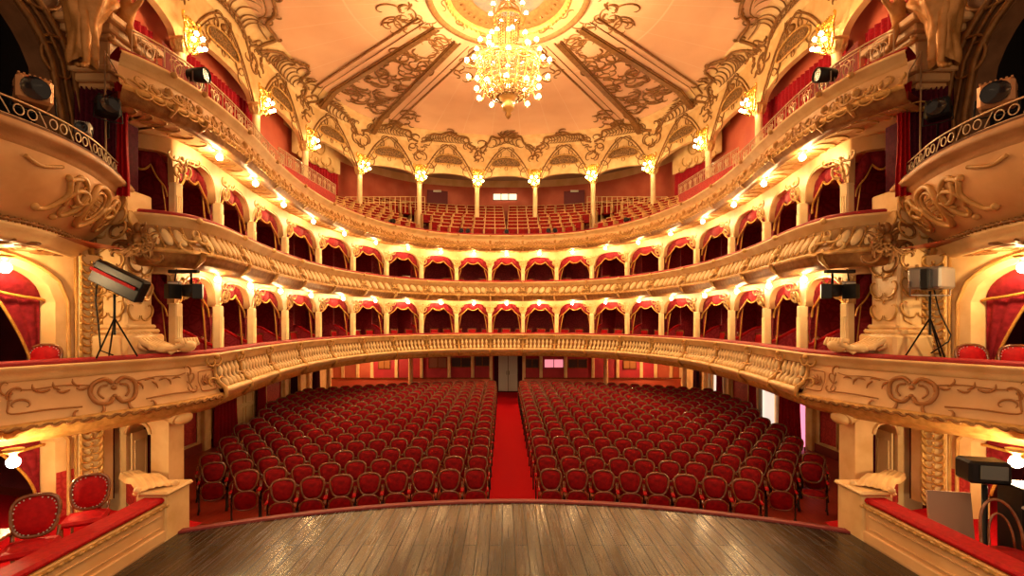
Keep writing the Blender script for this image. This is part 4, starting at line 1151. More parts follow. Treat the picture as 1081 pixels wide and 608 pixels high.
for (i, sg, q, oo, z, n) in kept:
    x, y, _ = R3(sg*q, oo); key = (i, sg); cn[key] = cn.get(key, 0)
    if gsm is None: gsm = gs.build('gallery_chair', [GOLD_PALE, VELVET]); o = gsm
    else: o = gsm.copy(); COL.objects.link(o)
    o.location = (x, y, z); o.rotation_euler = (0, 0, R3.ang(sg*q))
    o['category'] = 'seat'; o['group'] = 'gallery seats'
    o['label'] = 'red gallery seat, %s row behind the rail, %s to the %s of the middle' % (ORD[i], ORD[n] if n < len(ORD) else 'next outward', 'left' if sg < 0 else 'right')

# ================================================================== BOX CHAIRS
def box_chair(mats=(WOODSEAT, VELVET_BRIGHT)):
    e = empty('box_chair')
    for sx in (-1, 1):
        MB().tube([(sx*.2, -.19, 0), (sx*.2, -.2, .42)], lambda t: .014+.01*t, 5).build('leg', mats[0], e)
        MB().tube([(sx*.19, .22, 0), (sx*.19, .19, .44), (sx*.2, .22, .6)], .018, 5).build('leg', mats[0], e)
    mb = MB().box((0, 0, .46), (.46, .44, .07), bev=.03); mb.lathe([(0, .05), (.12, .045), (.19, .01)], (0, 0, .48), 14); mb.build('seat', mats[1], e)
    ring = [(x, .21+(z)*.22, .74+z) for x, z in rrect(.36, .45, .42, 26)]
    mb = MB().tube(ring+[ring[0]], .022, 6, cap=False); mb.poly([(x*.97, y+.02, z) for x, y, z in ring]); mb.build('backrest', mats[0], e)
    C0 = np.array((0, .21, .74)); mb = MB()
    mb.grid([[tuple(C0+(np.array(p)-C0)*s+np.array((0, -d, 0))) for p in ring] for s, d in ((.92, .0), (.84, .025), (.4, .04), (.02, .042))], 0, True, True)
    mb.build('back_cushion', mats[1], e)
    mb = MB()
    for k in range(0, 26, 1): p = C0+(np.array(ring[k])-C0)*.88; mb.ball((p[0], p[1]-.022, p[2]), .009, 0, 5, 3)
    mb.build('studs', WHITEM, e).__setitem__('kind', 'stuff'); return e
def simple_chair():
    mb = MB(); mb.box((0, 0, .46), (.44, .42, .07), mi=1, bev=.02); mb.box((0, .2, .72), (.36, .04, .40), mi=1, rx=-.15, bev=.015)
    for sx in (-1, 1):
        mb.tube([(sx*.19, -.18, 0), (sx*.19, -.18, .44)], .016, 5); mb.tube([(sx*.2, .2, 0), (sx*.2, .17, .45), (sx*.21, .24, .95)], .02, 5)
    mb.box((0, .235, .945), (.46, .04, .04), rx=-.15); return mb
bc = box_chair(); freeze(bc); sc_me = None; first = True
for tier, P, z, per in (('lower', R1, 2.765, 3), ('upper', R2, 5.305, 2)):
    for i in range(len(ALLC)-1):
        a, b = ALLC[i], ALLC[i+1]; k = i-len(ALLC)//2+1
        for j in range(per):
            q = a+(b-a)*(j+.5+(.12 if tier == 'lower' else .3)*(j-(per-1)/2))/per
            where = 'the middle box' if k == 0 else 'the %s box %s of the middle' % (ORD[abs(k)-1], 'left' if k < 0 else 'right')
            lab = 'red chair, %s from left in %s, %s tier' % (ORD[j], where, tier)
            loc = P(q, .86+.1*((i+j) % 2), z)
            if abs(k) >= 8: o = place(bc, first, loc, P.ang(q)+.15*((j*7+i) % 3-1), lab, 'chairs in the %s boxes' % tier); first = False
            else:
                if sc_me is None: sc_me = simple_chair().build('box_chair', [WOODSEAT, VELVET_BRIGHT]); o = sc_me
                else: o = sc_me.copy(); COL.objects.link(o)
                o.location = loc; o.rotation_euler = (0, 0, P.ang(q)+.12*((j*5+i) % 3-1)); o['label'] = lab; o['group'] = 'chairs in the %s boxes' % tier
            o['category'] = 'chair'

# ================================================================== DRAPES, DOORS IN THE PARTERRE WALLS
def drape(name, p0, p1, z0, z1, mat, label, folds=7, depth=.07, gather=0, parent=None, cat='curtain', group=None):
    mb = MB(); rows = []; n = folds*6; dx, dy = p1[0]-p0[0], p1[1]-p0[1]; L = sqrt(dx*dx+dy*dy); nx, ny = -dy/L, dx/L
    for j in range(9):
        v = j/8; w = 1-gather*sin(pi*min(1, v*1.2))
        rows.append([(p0[0]+dx*(.5+(i/n-.5)*w)+nx*depth*sin(2*pi*folds*i/n+.3*sin(v*3))*(.6+.4*v), p0[1]+dy*(.5+(i/n-.5)*w)+ny*depth*sin(2*pi*folds*i/n+.3*sin(v*3)), z1+(z0-z1)*v) for i in range(n+1)])
    mb.grid(rows); o = mb.build(name, mat, parent)
    return tag(o, label, cat, group) if not parent else o
for sd, nm in ((-1, 'left'), (1, 'right')):
    X = lambda y, d=.12: (sd*(WX-d), y)
    drape('door_curtain', (sd*8.3, 11.7), (sd*8.95, 12.75), .02, 2.5, CURT, 'dark red curtain in the side passage nearest the stage at the %s' % nm, 5)
    drape('door_curtain', X(15.15, .2), X(16.45, .2), .02, 2.5, CURT if sd < 0 else CURT, 'heavy red curtain beside the nearer side door on the %s wall' % nm, 6, .08, .1)
    drape('door_curtain', X(17.8, .2), X(18.5, .2), .02, 2.5, CURT, 'narrow red curtain between the nearer side door and the damask panel, %s wall' % nm, 4, .06, .25)
    drape('door_curtain', X(20.6, .2), X(21.3, .2), .02, 2.5, DARKVELVET if sd < 0 else CURT, 'dark narrow curtain beside the farther side door on the %s wall' % nm, 4, .06, .2)
    drape('door_curtain', X(23.0, .2), X(23.9, .2), .02, 2.5, DARKVELVET, 'darkest curtain near the rear corner of the %s wall' % nm, 4, .06, .2)
    # side doors: closed cream leaf on the left, open to the lit foyer on the right
    x = sd*(WX-.05)
    if sd < 0:
        d = MB().box((x, 17.1, 1.22), (.06, 1.4, 2.44)).build('door_2', DOORCREAM); tag(d, kind='structure')
        for yy in (16.78, 17.45):
            mb = MB()
            for z0, z1 in ((.2, 1.0), (1.15, 2.3)): mb.tube([(x+.045, yy-.24, z0), (x+.045, yy+.24, z0), (x+.045, yy+.24, z1), (x+.045, yy-.24, z1), (x+.045, yy-.24, z0)], .014, 4)
            mb.build('door_moulding', CREAM, d)
    else:
        for n_, (a, b, m1) in enumerate(((14.95, 15.95, PINKLIGHT), (17.0, 17.8, WHITELIGHT), (21.35, 22.2, WHITELIGHT))):
            d = MB().box((x, (a+b)/2, 1.22), (.05, b-a, 2.44)).build('door_%d' % (3+n_), m1); tag(d, kind='structure')
            MB().box((x-.09, b-.1, 1.22), (.05, .22, 2.44), bev=.01).build('door_leaf', DOORCREAM if m1 is PINKLIGHT else WHITEISH, d)
# columns that carry the balcony at the rear of the parterre
def hall_column():
    e = empty('balcony_column'); MB().lathe([(.125, .18), (.115, 2.2)], seg=16).build('shaft', CREAM, e)
    MB().lathe([(.17, 0), (.17, .08), (.14, .1), (.15, .15), (.125, .2)], seg=16).build('base', CREAM, e)
    mb = MB().lathe([(.115, 2.18), (.15, 2.22), (.12, 2.25), (.19, 2.38), (.2, 2.42)], seg=16); mb.box((0, 0, 2.47), (.42, .42, .1), bev=.02)
    for k in range(8): leaf(mb, lambda u, v: ((.14+v*.3)*cos(k*pi/4), (.14+v*.3)*sin(k*pi/4), 2.2+v), 0, 0, .18, pi/2, .03)
    mb.build('capital', GOLD_PALE, e); return e
hc = hall_column(); freeze(hc); first = True
for x, y, w in ((-8.85, 23.6, 'at the left rear corner of the seating'), (-5.0, 24.75, 'between the left pair of rear windows'), (5.2, 24.75, 'between the right pair of rear windows'), (8.85, 23.6, 'at the right rear corner of the seating')):
    o = place(hc, first, (x, y, fz(y)), 0, 'cream column with carved capital under the lowest balcony, %s' % w, 'columns under the lowest balcony'); o['category'] = 'column'; first = False
for x, s in ((-6.9, 'left'), (7.35, 'right')):
    o = empty('soffit_lamp'); MB().lathe([(.0, 0), (.09, 0), (.075, -.03), (.035, -.05)], seg=12).build('lamp_base', GOLD, o); MB().ball((0, 0, -.12), .065, 0, 10, 7).build('bulb', BULBR, o); o['category'] = 'lamp'
    o = place(o, True, (x, BY-1.6, 2.55), 0, 'lit bulb lamp on the low ceiling behind the parterre seats, %s of the rear doors' % s, 'lamps under the balconies')

# ================================================================== GALLERY DRAPES, IRON RAILS
for sd, nm in ((-1, 'left'), (1, 'right')):
    drape('gallery_curtain', (sd*9.78, 13.7), (sd*9.78, 18.6), 8.0, 12.3, CURT, 'long row of red gallery curtains under the nearest tall arch at the %s' % nm, 22, .07)
    drape('gallery_curtain', (sd*9.78, 9.5), (sd*9.78, 13.0), 8.0, 12.0, CURT, 'red gallery curtains behind the iron railing above the %s pier' % nm, 16, .07)
    drape('gallery_curtain', (sd*9.5, 22.3), (sd*8.75, 24.6), 8.5, 11.7, CURT, 'pair of red gallery curtains under the cream tympanum at the %s' % nm, 12, .06)
    mb = MB(); x = sd*9.7
    mb.grid([[(sd*9.72, 21.4, 11.75), (sd*9.72, 21.4, 13.4)], [(sd*9.45, 22.6, 11.75), (sd*9.45, 22.6, 13.4)], [(sd*8.7, 24.8, 11.75), (sd*8.7, 24.8, 13.4)]], 0)
    f = lambda u, v: (sd*(9.65-max(0, u-21.6)*.31), u, v)
    struct(mb, 'wall_gallery_tympanum_%s' % nm, CREAM)
    mb = MB()
    for s in (-1, 1):
        for (u, v, z_, r) in ((0, 12.45, .5, .9), (0, 12.1, .45, -.3), (.35, 12.15, .5, .3), (.75, 12.0, .4, -.2)): put(mb, SC, f, 23.0+s*u, v, z_, r if s > 0 else pi-r, s, .03)
    tag(mb.build('tympanum_cartouche', GOLD), 'gilded cartouche relief on the cream tympanum at the %s' % nm, 'wall ornament')
    def railing(fn, L, h, label, unit=.55):
        e = empty('iron_railing', fn(0, 0), 0, label, 'railing', 'iron railings of the gallery')
        n = int(L/unit); bar = MB()
        for z_, r in ((.02, .012), (h, .018), (h*.88, .009)): bar.tube([fn(L*i/40, z_) for i in range(41)], r, 4)
        local(e, bar).build('rails', IRONPALE, e)
        sc_ = MB(); up = MB()
        for i in range(n+1):
            s0 = L*i/n
            up.tube([fn(s0, 0), fn(s0, h)], .012, 4)
            if i < n:
                c = s0+L/n/2; g = lambda u, v: fn(min(L, max(0, u)), v)
                for s in (-1, 1):
                    put(sc_, SC, g, c+s*.03, h*.78, .22, -1.1 if s > 0 else pi+1.1, s, .011, 0, 4)
                    put(sc_, SC, g, c+s*.03, h*.12, .2, .9 if s > 0 else pi-.9, -s, .011, 0, 4)
                    sc_.tube([fn(min(L, max(0, c+s*.12)), .02), fn(min(L, max(0, c+s*.14)), h*.85)], .007, 4)
        local(e, up).build('uprights', IRONPALE, e).__setitem__('kind', 'stuff'); local(e, sc_).build('scroll_lattice', IRONPALE, e).__setitem__('kind', 'stuff')
    qa, qb = R3.at_y(7.5), R3.at_y(13.4)
    railing(lambda s, z: R3(sd*(qa-s), .12, 8.34+z), qa-qb, .42, 'pale scrolled iron railing on the gallery rail at the %s near the stage' % nm)
    railing(lambda s, z: (sd*(6.75+.055*s), 13.9+s, 8.78+.09*s+z), 5.6, .42, 'straight pale iron railing in front of the side gallery curtains, %s' % nm)
    # closing parapet below that railing
    mb = MB(); mb.grid([[(sd*(6.75+.055*s), 13.9+s, 7.7), (sd*(6.75+.055*s), 13.9+s, 8.79+.09*s)] for s in (0, 5.6)], 0)
    struct(mb, 'wall_gallery_side_parapet_%s' % nm, DAM)
    # doors behind the back rows
    d = MB().box((sd*4.35, 30.15, 11.1), (1.3, .1, 2.6), rz=-sd*.3).build('door_%d' % (8 if sd < 0 else 9), simple('gallery_door_'+nm, (.15, .01, .018), .6)); tag(d, kind='structure')
    MB().box((sd*4.35, 30.05, 12.35), (.5, .06, .12)).build('exit_light', simple('exit_box_' + nm, (.8, .75, .6), .4), d)
    # steps between the seat blocks
    mb = MB()
    for i in range(5):
        x, y, z = R3(sd*3.35, .95+i*.86, 7.9+.37*i); mb.box((x, y-.2, z+.06), (.75, .4, .37), rz=R3.ang(sd*3.35))
    struct(mb, 'floor_gallery_aisle_steps_%s' % nm, simple('pink_steps', (.62, .30, .22), .6))
    # balustrade of short posts behind the side rows
    e = empty('gallery_barrier', (sd*7.2, 25.2, 9.2), 0, 'pale barrier of short posts behind the raked seats, %s side' % nm, 'barrier', 'gallery barriers')
    mb = MB(); A, B = (sd*8.3, 24.4, 10.2), (sd*4.7, 27.4, 11.0); 
    for h_ in (0, .3): mb.tube([(A[0], A[1], A[2]+h_), (B[0], B[1], B[2]+h_)], .02, 4)
    for k in range(16):
        s = k/15; p = [A[i]+(B[i]-A[i])*s for i in range(3)]; mb.tube([(p[0], p[1], p[2]-.6), (p[0], p[1], p[2]+.3)], .02, 4)
    local(e, mb).build('posts_and_rail', CREAM, e)
# projection window at the back of the gallery
d = MB().box((-.05, 30.93, 12.2), (1.55, .08, .42)).build('window_9', emis('projection_window', (1, .8, .5), .55)); tag(d, kind='structure')
f_ = MB()
for x in (-.83, -.31, .18, .73): f_.box((x, 30.88, 12.2), (.05, .06, .46))
for z in (11.98, 12.42): f_.box((-.05, 30.88, z), (1.6, .06, .05))
f_.build('window_frame', WOODSEAT, d)
# little spotlights on the gallery rail and floor
def small_spot(s=1.):
    e = empty('rail_spotlight'); MB().lathe([(.0, -.14), (.085, -.13), (.1, -.02), (.11, .12), (.095, .125)], seg=14).build('housing', BLACKM, e)
    for c in e.children: c.rotation_euler = (pi/2, 0, 0); 
    o = MB().lathe([(.0, .0), (.085, .0)], seg=14).build('lens', GLASSDARK, e); o.rotation_euler = (pi/2, 0, 0); o.location = (0, -.11, 0)
    MB().tube([(-.12, 0, 0), (-.12, 0, -.14), (.12, 0, -.14), (.12, 0, 0)], .01, 4).build('yoke', GREYM, e); return e
sp = small_spot(); freeze(sp); first = True
for q, w in ((-5.6, 'on the left'), (-2.15, 'left of the middle'), (-1.85, 'just right of its twin, left of the middle'), (0, 'in the very middle'), (2.0, 'right of the middle'), (2.3, 'just right of its twin, right of the middle'), (5.9, 'on the right')):
    x, y, _ = R3(q, .3); o = place(sp, first, (x, y, 8.50), R3.ang(q), 'small black spotlight on the gallery rail %s' % w, 'spotlights on the gallery rail'); o['category'] = 'spotlight'; first = False
for sd, nm in ((-1, 'left'), (1, 'right')):
    x, y, _ = R3(sd*17.95, .0); place(sp, False, (x, y, 8.60), R3.ang(sd*17.9), 'large black spotlight clamped to the gallery rail near the %s pier' % nm, None, (1.25, 1.3, 1.25))

# ================================================================== STAGE-SIDE WALLS, PIERS, STAGE BOXES
def Wp(y, d=0): return 6.95+(8.25-y)*.265-d*.966
for sd, nm in ((-1, 'left'), (1, 'right')):
    def V(x, y, z): return (sd*x, y, z)
    # wall with three openings: stage box, lower box, upper box
    def arch_wall(mb, ya, yb, z0, z1, zs, zc, y0=2.4, y1=8.25, th=.3, mi=0, fl=True):
        ys = [y0]+[ya+(yb-ya)*k/30 for k in range(31)]+[y1]
        zl = lambda y: z0 if y < ya-1e-6 or y > yb+1e-6 else zs+(zc-zs)*(1-abs(2*(y-ya)/(yb-ya)-1)**2.4)**(1/2)
        ys = [y0, ya-1e-3]+[ya+(yb-ya)*k/30 for k in range(31)]+[yb+1e-3, y1]
        F = [[V(Wp(y), y, zl(y)), V(Wp(y), y, z1)] for y in ys]
        mb.grid(F, mi, False)
        mb.grid([[V(Wp(y), y, zl(y)), V(Wp(y)+th, y, zl(y))] for y in ys[2:-2]], mi, True)
        for y in (ya, yb): mb.quad(V(Wp(y), y, z0), V(Wp(y)+th, y, z0), V(Wp(y)+th, y, zs), V(Wp(y), y, zs), mi)
    mb = MB(); arch_wall(mb, 4.9, 7.42, 2.5, 5.3, 4.4, 5.02)
    arch_wall(mb, 4.9, 7.42, 1.0, 2.55, 2.2, 2.5)
    struct(mb, 'wall_stage_box_%s' % nm, CREAM)
    mb = MB(); arch_wall(mb, 4.4, 7.42, 5.3, 14.0, 7.35, 9.1)
    struct(mb, 'wall_proscenium_%s' % nm, BROWN_WALL)
    # interiors
    mb = MB(); xi = 9.6
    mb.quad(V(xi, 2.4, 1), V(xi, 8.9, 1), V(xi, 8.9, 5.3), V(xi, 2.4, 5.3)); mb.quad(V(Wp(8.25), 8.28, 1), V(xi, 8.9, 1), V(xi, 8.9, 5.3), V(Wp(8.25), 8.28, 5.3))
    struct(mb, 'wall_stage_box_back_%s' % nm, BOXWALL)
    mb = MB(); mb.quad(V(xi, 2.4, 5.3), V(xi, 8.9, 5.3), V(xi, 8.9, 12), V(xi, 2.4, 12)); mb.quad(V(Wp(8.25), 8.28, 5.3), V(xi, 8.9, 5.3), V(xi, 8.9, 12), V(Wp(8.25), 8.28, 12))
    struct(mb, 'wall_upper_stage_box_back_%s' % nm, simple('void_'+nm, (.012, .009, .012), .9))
    struct(MB().quad(V(4.8, 2, 1.0), V(xi, 2, 1.0), V(xi, 8.6, 1.0), V(4.8, 7.3, 1.0)), 'floor_stage_box_%s' % nm, CARPET)
    struct(MB().quad(V(6.5, 2.4, 5.32), V(xi, 2.4, 5.32), V(xi, 8.6, 5.32), V(6.5, 8.1, 5.32)), 'floor_upper_stage_box_%s' % nm, FLOORM)
    # dado and jamb mouldings
    mb = MB()
    for z0, z1 in ((1.0, 1.72), (2.76, 3.3)):
        mb.quad(V(Wp(7.42)-.012, 7.42, z0), V(Wp(7.69)-.012, 7.69, z0), V(Wp(7.69)-.012, 7.69, z1), V(Wp(7.42)-.012, 7.42, z1))
    struct(mb, 'trim_dado_%s' % nm, DAM)
    mb = MB()
    for z0, z1, zs, zc in ((2.76, 5.2, 4.4, 5.02), (1, 2.5, 2.2, 2.5)):
        pts = []
        for k in range(25):
            y = 7.42+.16-(2.52+.32)*k/24; t_ = abs(2*k/24-1); pts.append(V(Wp(y)-.02, y, zs+(zc+.12-zs)*sqrt(max(0, 1-t_**2.4))))
        mb.tube([V(Wp(7.58)-.02, 7.58, z0)]+pts[:20], .028, 5)
    mb.tube([V(Wp(7.68)-.02, 7.68, 1), V(Wp(7.68)-.02, 7.68, 5.2)], .025, 5)
    struct(mb, 'trim_arch_%s' % nm, OCHRE)
    # ornate gilded pilaster strip
    e = empty('gilded_pilaster', V(Wp(7.85), 7.85, 1.0), 0, 'tall gilded pilaster strip carved with leaf ornament between stage box and %s pier' % nm, 'pilaster', 'carved pilasters beside the stage')
    mb = MB(); ya, yb = 7.70, 8.0
    mb.add([V(Wp(y)-d, y, z) for y, d in ((ya, 0), (ya, .06), (yb, .06), (yb, 0)) for z in (1.0, 5.2)], [(0, 1, 3, 2), (2, 3, 5, 4), (4, 5, 7, 6)])
    local(e, mb).build('panel', CREAM_LIGHT, e)
    mb = MB()
    for k in range(34):
        z = 1.1+k*.12; f = lambda u, v: V(Wp(7.85+u)-.085, 7.85+u, v)
        for s in (-1, 1): put(mb, SC, f, s*.01, z, .13, .9 if s > 0 else pi-.9, s, .022)
        mb.ball(f(0, z+.02), .028, 0, 6, 4)
    local(e, mb).build('leaf_ornament', GOLD, e)
    mb = MB()
    for y in (ya+.01, yb-.01): mb.tube([V(Wp(y)-.07, y, 1.0), V(Wp(y)-.07, y, 5.2)], .022, 5)
    local(e, mb).build('edge_moulding', GOLD, e)
    # pier between stage boxes and the horseshoe
    e = empty('corner_pier', V(6.8, 8.3, 1.0), 0, 'cream corner pier with carved panel and stepped base where the balconies end at the %s' % nm, 'pier', 'piers at both ends of the balconies')
    mb = MB(); mb.box(V(6.83, 8.3, 5.1), (.62, .6, 2.5), bev=.03); local(e, mb).build('shaft', CREAM, e)
    mb = MB(); mb.box(V(6.80, 8.25, 3.32), (.95, .82, 1.1), bev=.04); mb.box(V(6.82, 8.28, 3.92), (.84, .74, .08), bev=.03); mb.box(V(6.82, 8.28, 4.0), (.74, .68, .08), bev=.03)
    local(e, mb).build('plinth', CREAM, e)
    mb = MB(); f = lambda u, v: V(6.83-u, 7.985, v)
    for k in range(5):
        for s in (-1, 1): put(mb, SS if k % 2 else SC, f, s*.02, 4.25+.2*k, .22, .8 if s > 0 else pi-.8, s, .018)
    f2 = lambda u, v: V(6.505, 8.3+u, v)
    for k in range(9):
        for s in (-1, 1): put(mb, SS if k % 2 else SC, f2, s*.02, 4.2+.2*k, .22, .8 if s > 0 else pi-.8, s, .018)
    outline(mb, f, [(-.22, 4.12), (.22, 4.12), (.22, 5.2), (-.22, 5.2)], .012, 2, 4, True)
    for k in range(3):
        for s in (-1, 1): put(mb, SC, f, s*.03, 5.6+.22*k, .24, .8 if s > 0 else pi-.8, s, .02)
    local(e, mb).build('carved_panel', GOLD, e)
    # big volute lying on the rail beside the pier
    e = empty('rail_volute', V(6.25, 8.2, 3.5), 0, 'carved stone volute lying on the lowest balcony rail beside the %s pier' % nm, 'carved ornament', 'volutes on the balcony rail')
    mb = MB(); 
    for d in (-.2, -.12, -.04, .04, .12, .2):
        mb.tube([V(6.6, 8.12+d, 3.92), V(6.45, 8.18+d, 3.88), V(6.3, 8.28+d, 3.72), V(6.12, 8.38+d, 3.62), V(5.92, 8.48+d, 3.62), V(5.78, 8.52+d, 3.70), V(5.80, 8.5+d, 3.77), V(5.88, 8.48+d, 3.75)], lambda t: .055-.01*t, 6)
    for k in range(5): mb.tube([V(6.5-.12*k, 7.95+.08*k, 3.84-.06*k), V(6.42-.12*k, 7.93+.08*k, 3.70-.04*k), V(6.36-.12*k, 8.0+.08*k, 3.60)], lambda t: .04-.02*t, 5)
    mb.ball(V(5.84, 8.5, 3.66), .13, 0, 10, 7, (1, 1.6, .9)); mb.ball(V(6.1, 8.3, 3.62), .11, 0, 10, 7, (1.2, 1.6, .8)); mb.box(V(6.5, 8.2, 3.7), (.3, .5, .3), bev=.08)
    local(e, mb).build('carved_body', CREAM, e)
    # gilded candelabrum ornament at the end of the middle balcony
    e = empty('gilded_trophy', V(6.3, 8.15, 5.5), 0, 'dark gilded foliage trophy at the %s end of the middle balcony, beside the pier' % nm, 'carved ornament', 'gilded trophies beside the piers')
    mb = MB(); rn = random.Random(4)
    f = lambda u, v: V(6.38-u, 8.02-abs(u)*.1, v)
    for k in range(16): put(mb, rn.choice((SC, SS)), f, rn.uniform(-.2, .3), 5.3+rn.uniform(-.2, .35), .28, rn.uniform(0, 6.28), rn.choice((1, -1)), .026)
    for k in range(16): leaf(mb, f, .05+.16*cos(k*2.4), 5.42+.18*sin(k*2.4), .2, k*.63, .03)
    for k in range(8): mb.ball(f(.05+.14*cos(k*.8), 5.42+.2*sin(k*.8)), .045, 0, 7, 5)
    mb.ball(f(.05, 5.68), .07, 0, 8, 6, (1, 1, 1.4)); mb.ball(f(.05, 5.5), .1)
    local(e, mb).build('foliage', GILT_BROWN, e)

    # ---- bulging upper stage-box balcony
    PB = Plan([(0, 12.0), (6.95, 8.9), (6.66, 8.12), (6.38, 7.5), (6.02, 6.7), (5.86, 5.9), (5.95, 5.1), (6.3, 4.3), (7.0, 3.6)]); q0, q1 = PB.node[2]+.03, PB.len
    # the plan runs towards the camera; offsets towards the wall are positive
    ssb = [sd*q for q in srange(q0, q1, .12)]
    e = empty('stage_box_balcony', V(6.1, 6.5, 5.2), 0, 'bulging cream stage-box balcony with carved cartouche and rope moulding at the %s' % nm, 'balcony', 'bulging stage-box balconies')
    SPp = [(-.12, 6.42), (-.16, 6.36), (-.14, 6.31), (-.05, 6.29), (-.03, 6.22), (.0, 6.18)]
    frontpart(e, 'ledge', simple('dark_ledge_'+nm, (.10, .035, .015), .5), PB, [(.5, 6.46), (-.1, 6.46), (-.12, 6.42)], ssb)
    frontpart(e, 'cornice', TAN_STONE, PB, SPp, ssb)
    bomb = lambda z: .0+.50*((6.18-z)/.8)**2.0
    frontpart(e, 'panel', simple('balcony_stone_'+nm, (.74, .42, .18), .5, 0, (.62, .32, .12), 2), PB, [(bomb(z), z) for z in (6.18, 6.0, 5.8, 5.6, 5.45, 5.38)], ssb)
    frontpart(e, 'base_moulding', CREAM, PB, [(bomb(5.38), 5.38), (.44, 5.36), (.44, 5.30), (.5, 5.26), (.52, 5.18), (.56, 5.13), (.62, 5.12)], ssb)
    frontpart(e, 'soffit', CREAM, PB, [(.62, 5.12), (.66, 5.16), (1.1, 5.16)], ssb)
    mb = MB()
    for q in np.arange(q0+.05, q1, .11): put(mb, SS, lambda u, v: PB(sd*(q+u), .43, v), 0, 5.34, .12, .6, 1, .022, 0, 4)
    local(e, mb).build('rope_moulding', GILT_BROWN, e)
    mb = MB(); f = lambda u, v: PB(sd*(q0+u), bomb(v)-.02, v); c0 = 1.0
    outline(mb, f, [(c0-.30, 5.85), (c0-.26, 6.05), (c0, 6.12), (c0+.26, 6.05), (c0+.30, 5.85), (c0+.2, 5.62), (c0, 5.52), (c0-.2, 5.62)], .045, 5, 6, True)
    outline(mb, f, [(c0-.2, 5.85), (c0-.15, 5.99), (c0, 6.03), (c0+.15, 5.99), (c0+.2, 5.85), (c0+.12, 5.68), (c0, 5.62), (c0-.12, 5.68)], .022, 5, 5, True)
    for s in (-1, 1):
        for (u, v, z_, r, fl) in ((.32, 6.0, .34, .1, 1), (.34, 5.6, .36, .2, -1), (.6, 5.95, .3, -1.2, 1), (.62, 5.7, .3, 1.0, -1)): put(mb, SC, f, c0+s*u, v, z_, r if s > 0 else pi-r, s*fl, .034)
    outline(mb, f, [(c0+.7, 6.05), (c0+.9, 5.98), (c0+.82, 5.8), (c0+.95, 5.6), (c0+1.15, 5.55)], .035, 6, 6)
    outline(mb, f, [(c0+1.1, 6.1), (c0+1.4, 6.02), (c0+1.6, 6.08)], .025, 6, 5)
    for u, v in ((c0+.95, 6.0), (c0+1.15, 5.57), (c0+.72, 5.52)): mb.ball(f(u, v), .05, 0, 8, 5)
    for k in range(4):
        for j in range(5): put(mb, SJ, f, c0-.1+.05*j, 5.7+.08*k, .07, .6, 1, .012, 0, 4)
    local(e, mb).build('cartouche', OCHRE, e)
    rn = random.Random(2); mb = MB(); f = lambda u, v: PB(sd*(q0+u), v, 5.14)
    for k in range(26): put(mb, rn.choice((SC, SS)), f, .3+k*.1, .75+rn.uniform(-.1, .25), .26, rn.uniform(0, 6.28), 1, .024, 0, 4)
    local(e, mb).build('soffit_relief', GILT_BROWN, e)
    # scrolled iron rail on that balcony
    e = empty('iron_railing', V(6.1, 6.5, 6.46), 0, 'low scrolled iron rail along the top of the bulging stage-box balcony, %s' % nm, 'railing')
    fn = lambda u, z: PB(sd*(q0+u), -.04, 6.48+z); Lr = q1-q0-.05
    mb = MB()
    for z_, r in ((.0, .011), (.2, .013)): mb.tube([fn(Lr*i/50, z_) for i in range(51)], r, 4)
    local(e, mb).build('rails', IRONPALE if sd < 0 else IRONPALE, e)
    mb = MB()
    for k in range(int(Lr/.42)):
        u = .1+.42*k
        for s in (-1, 1): 
            pts = [fn(u+.075*s+.055*cos(a), .10+.06*sin(a)) for a in [2*pi*j/12 for j in range(13)]]; mb.tube(pts, .008, 4)
        outline(mb, fn, [(u+.17, .02), (u+.22, .1), (u+.27, .18)], .008, 4, 4)
    local(e, mb).build('scroll_lattice', IRONPALE, e).__setitem__('kind', 'stuff')

    # ---- entablature block, drapes and figures above
    e = empty('entablature_block', V(6.8, 8.0, 7.8), 0, 'stacked cornice block above the dark curtain at the %s, carrying gilded figures' % nm, 'entablature', 'entablature blocks beside the stage')
    mb = MB()
    for z, h, s in ((7.92, .1, .0), (8.04, .14, .05), (8.16, .1, .1), (8.42, .42, .04), (8.66, .08, .12), (8.76, .12, .2), (8.88, .12, .3)):
        mb.box(V(6.86, 7.95, z), (.62+s*2, .55+s*2, h), bev=.02)
    local(e, mb).build('mouldings', CREAM_PLAIN, e)
    mb = MB()
    for z, h, s in ((8.66, .08, .12), (8.76, .12, .2), (8.88, .12, .3), (8.42, .42, .04), (8.04, .14, .05)):
        for yy in (8.6, 9.4): mb.box(V(7.0-.05, yy, z), (.62+s*2, .85, h))
    drape('pier_curtain', V(7.12, 7.66, 0)[:2], V(6.50, 7.75, 0)[:2], 6.3, 7.9, PURPLEVELVET, 'dark pleated curtain hanging under the %s entablature block' % nm, 8, .035)
    drape('pier_curtain', V(6.50, 7.72, 0)[:2], V(6.30, 7.8, 0)[:2], 6.15, 8.0, VELVET_BRIGHT, 'bright red gathered curtain edge beside the dark curtain at the %s' % nm, 3, .05, .3)
    struct(MB().box(V(6.9, 8.15, 7.1), (.55, .5, 1.75)), 'wall_pier_core_%s' % nm, PURPLEVELVET)
    MBp = MB().tube([V(6.40, 7.45, 6.5), V(6.42, 7.45, 8.35)], .013, 5); MBp.tube([V(6.42, 7.45, 8.35), V(6.3, 7.6, 8.0), V(6.2, 7.75, 7.95)], .008, 4)
    tag(MBp.build('metal_pole', IRONPALE), 'thin pale vertical pole standing in front of the %s dark curtain' % nm, 'pole')
    # archivolt and spandrel scrolls on the dark proscenium wall
    e = empty('proscenium_archivolt', V(Wp(7), 7, 8), 0, 'dark carved arch band and spandrel scrolls over the upper stage box at the %s' % nm, 'arch ornament', 'arch bands over the upper stage boxes')
    mb = MB()
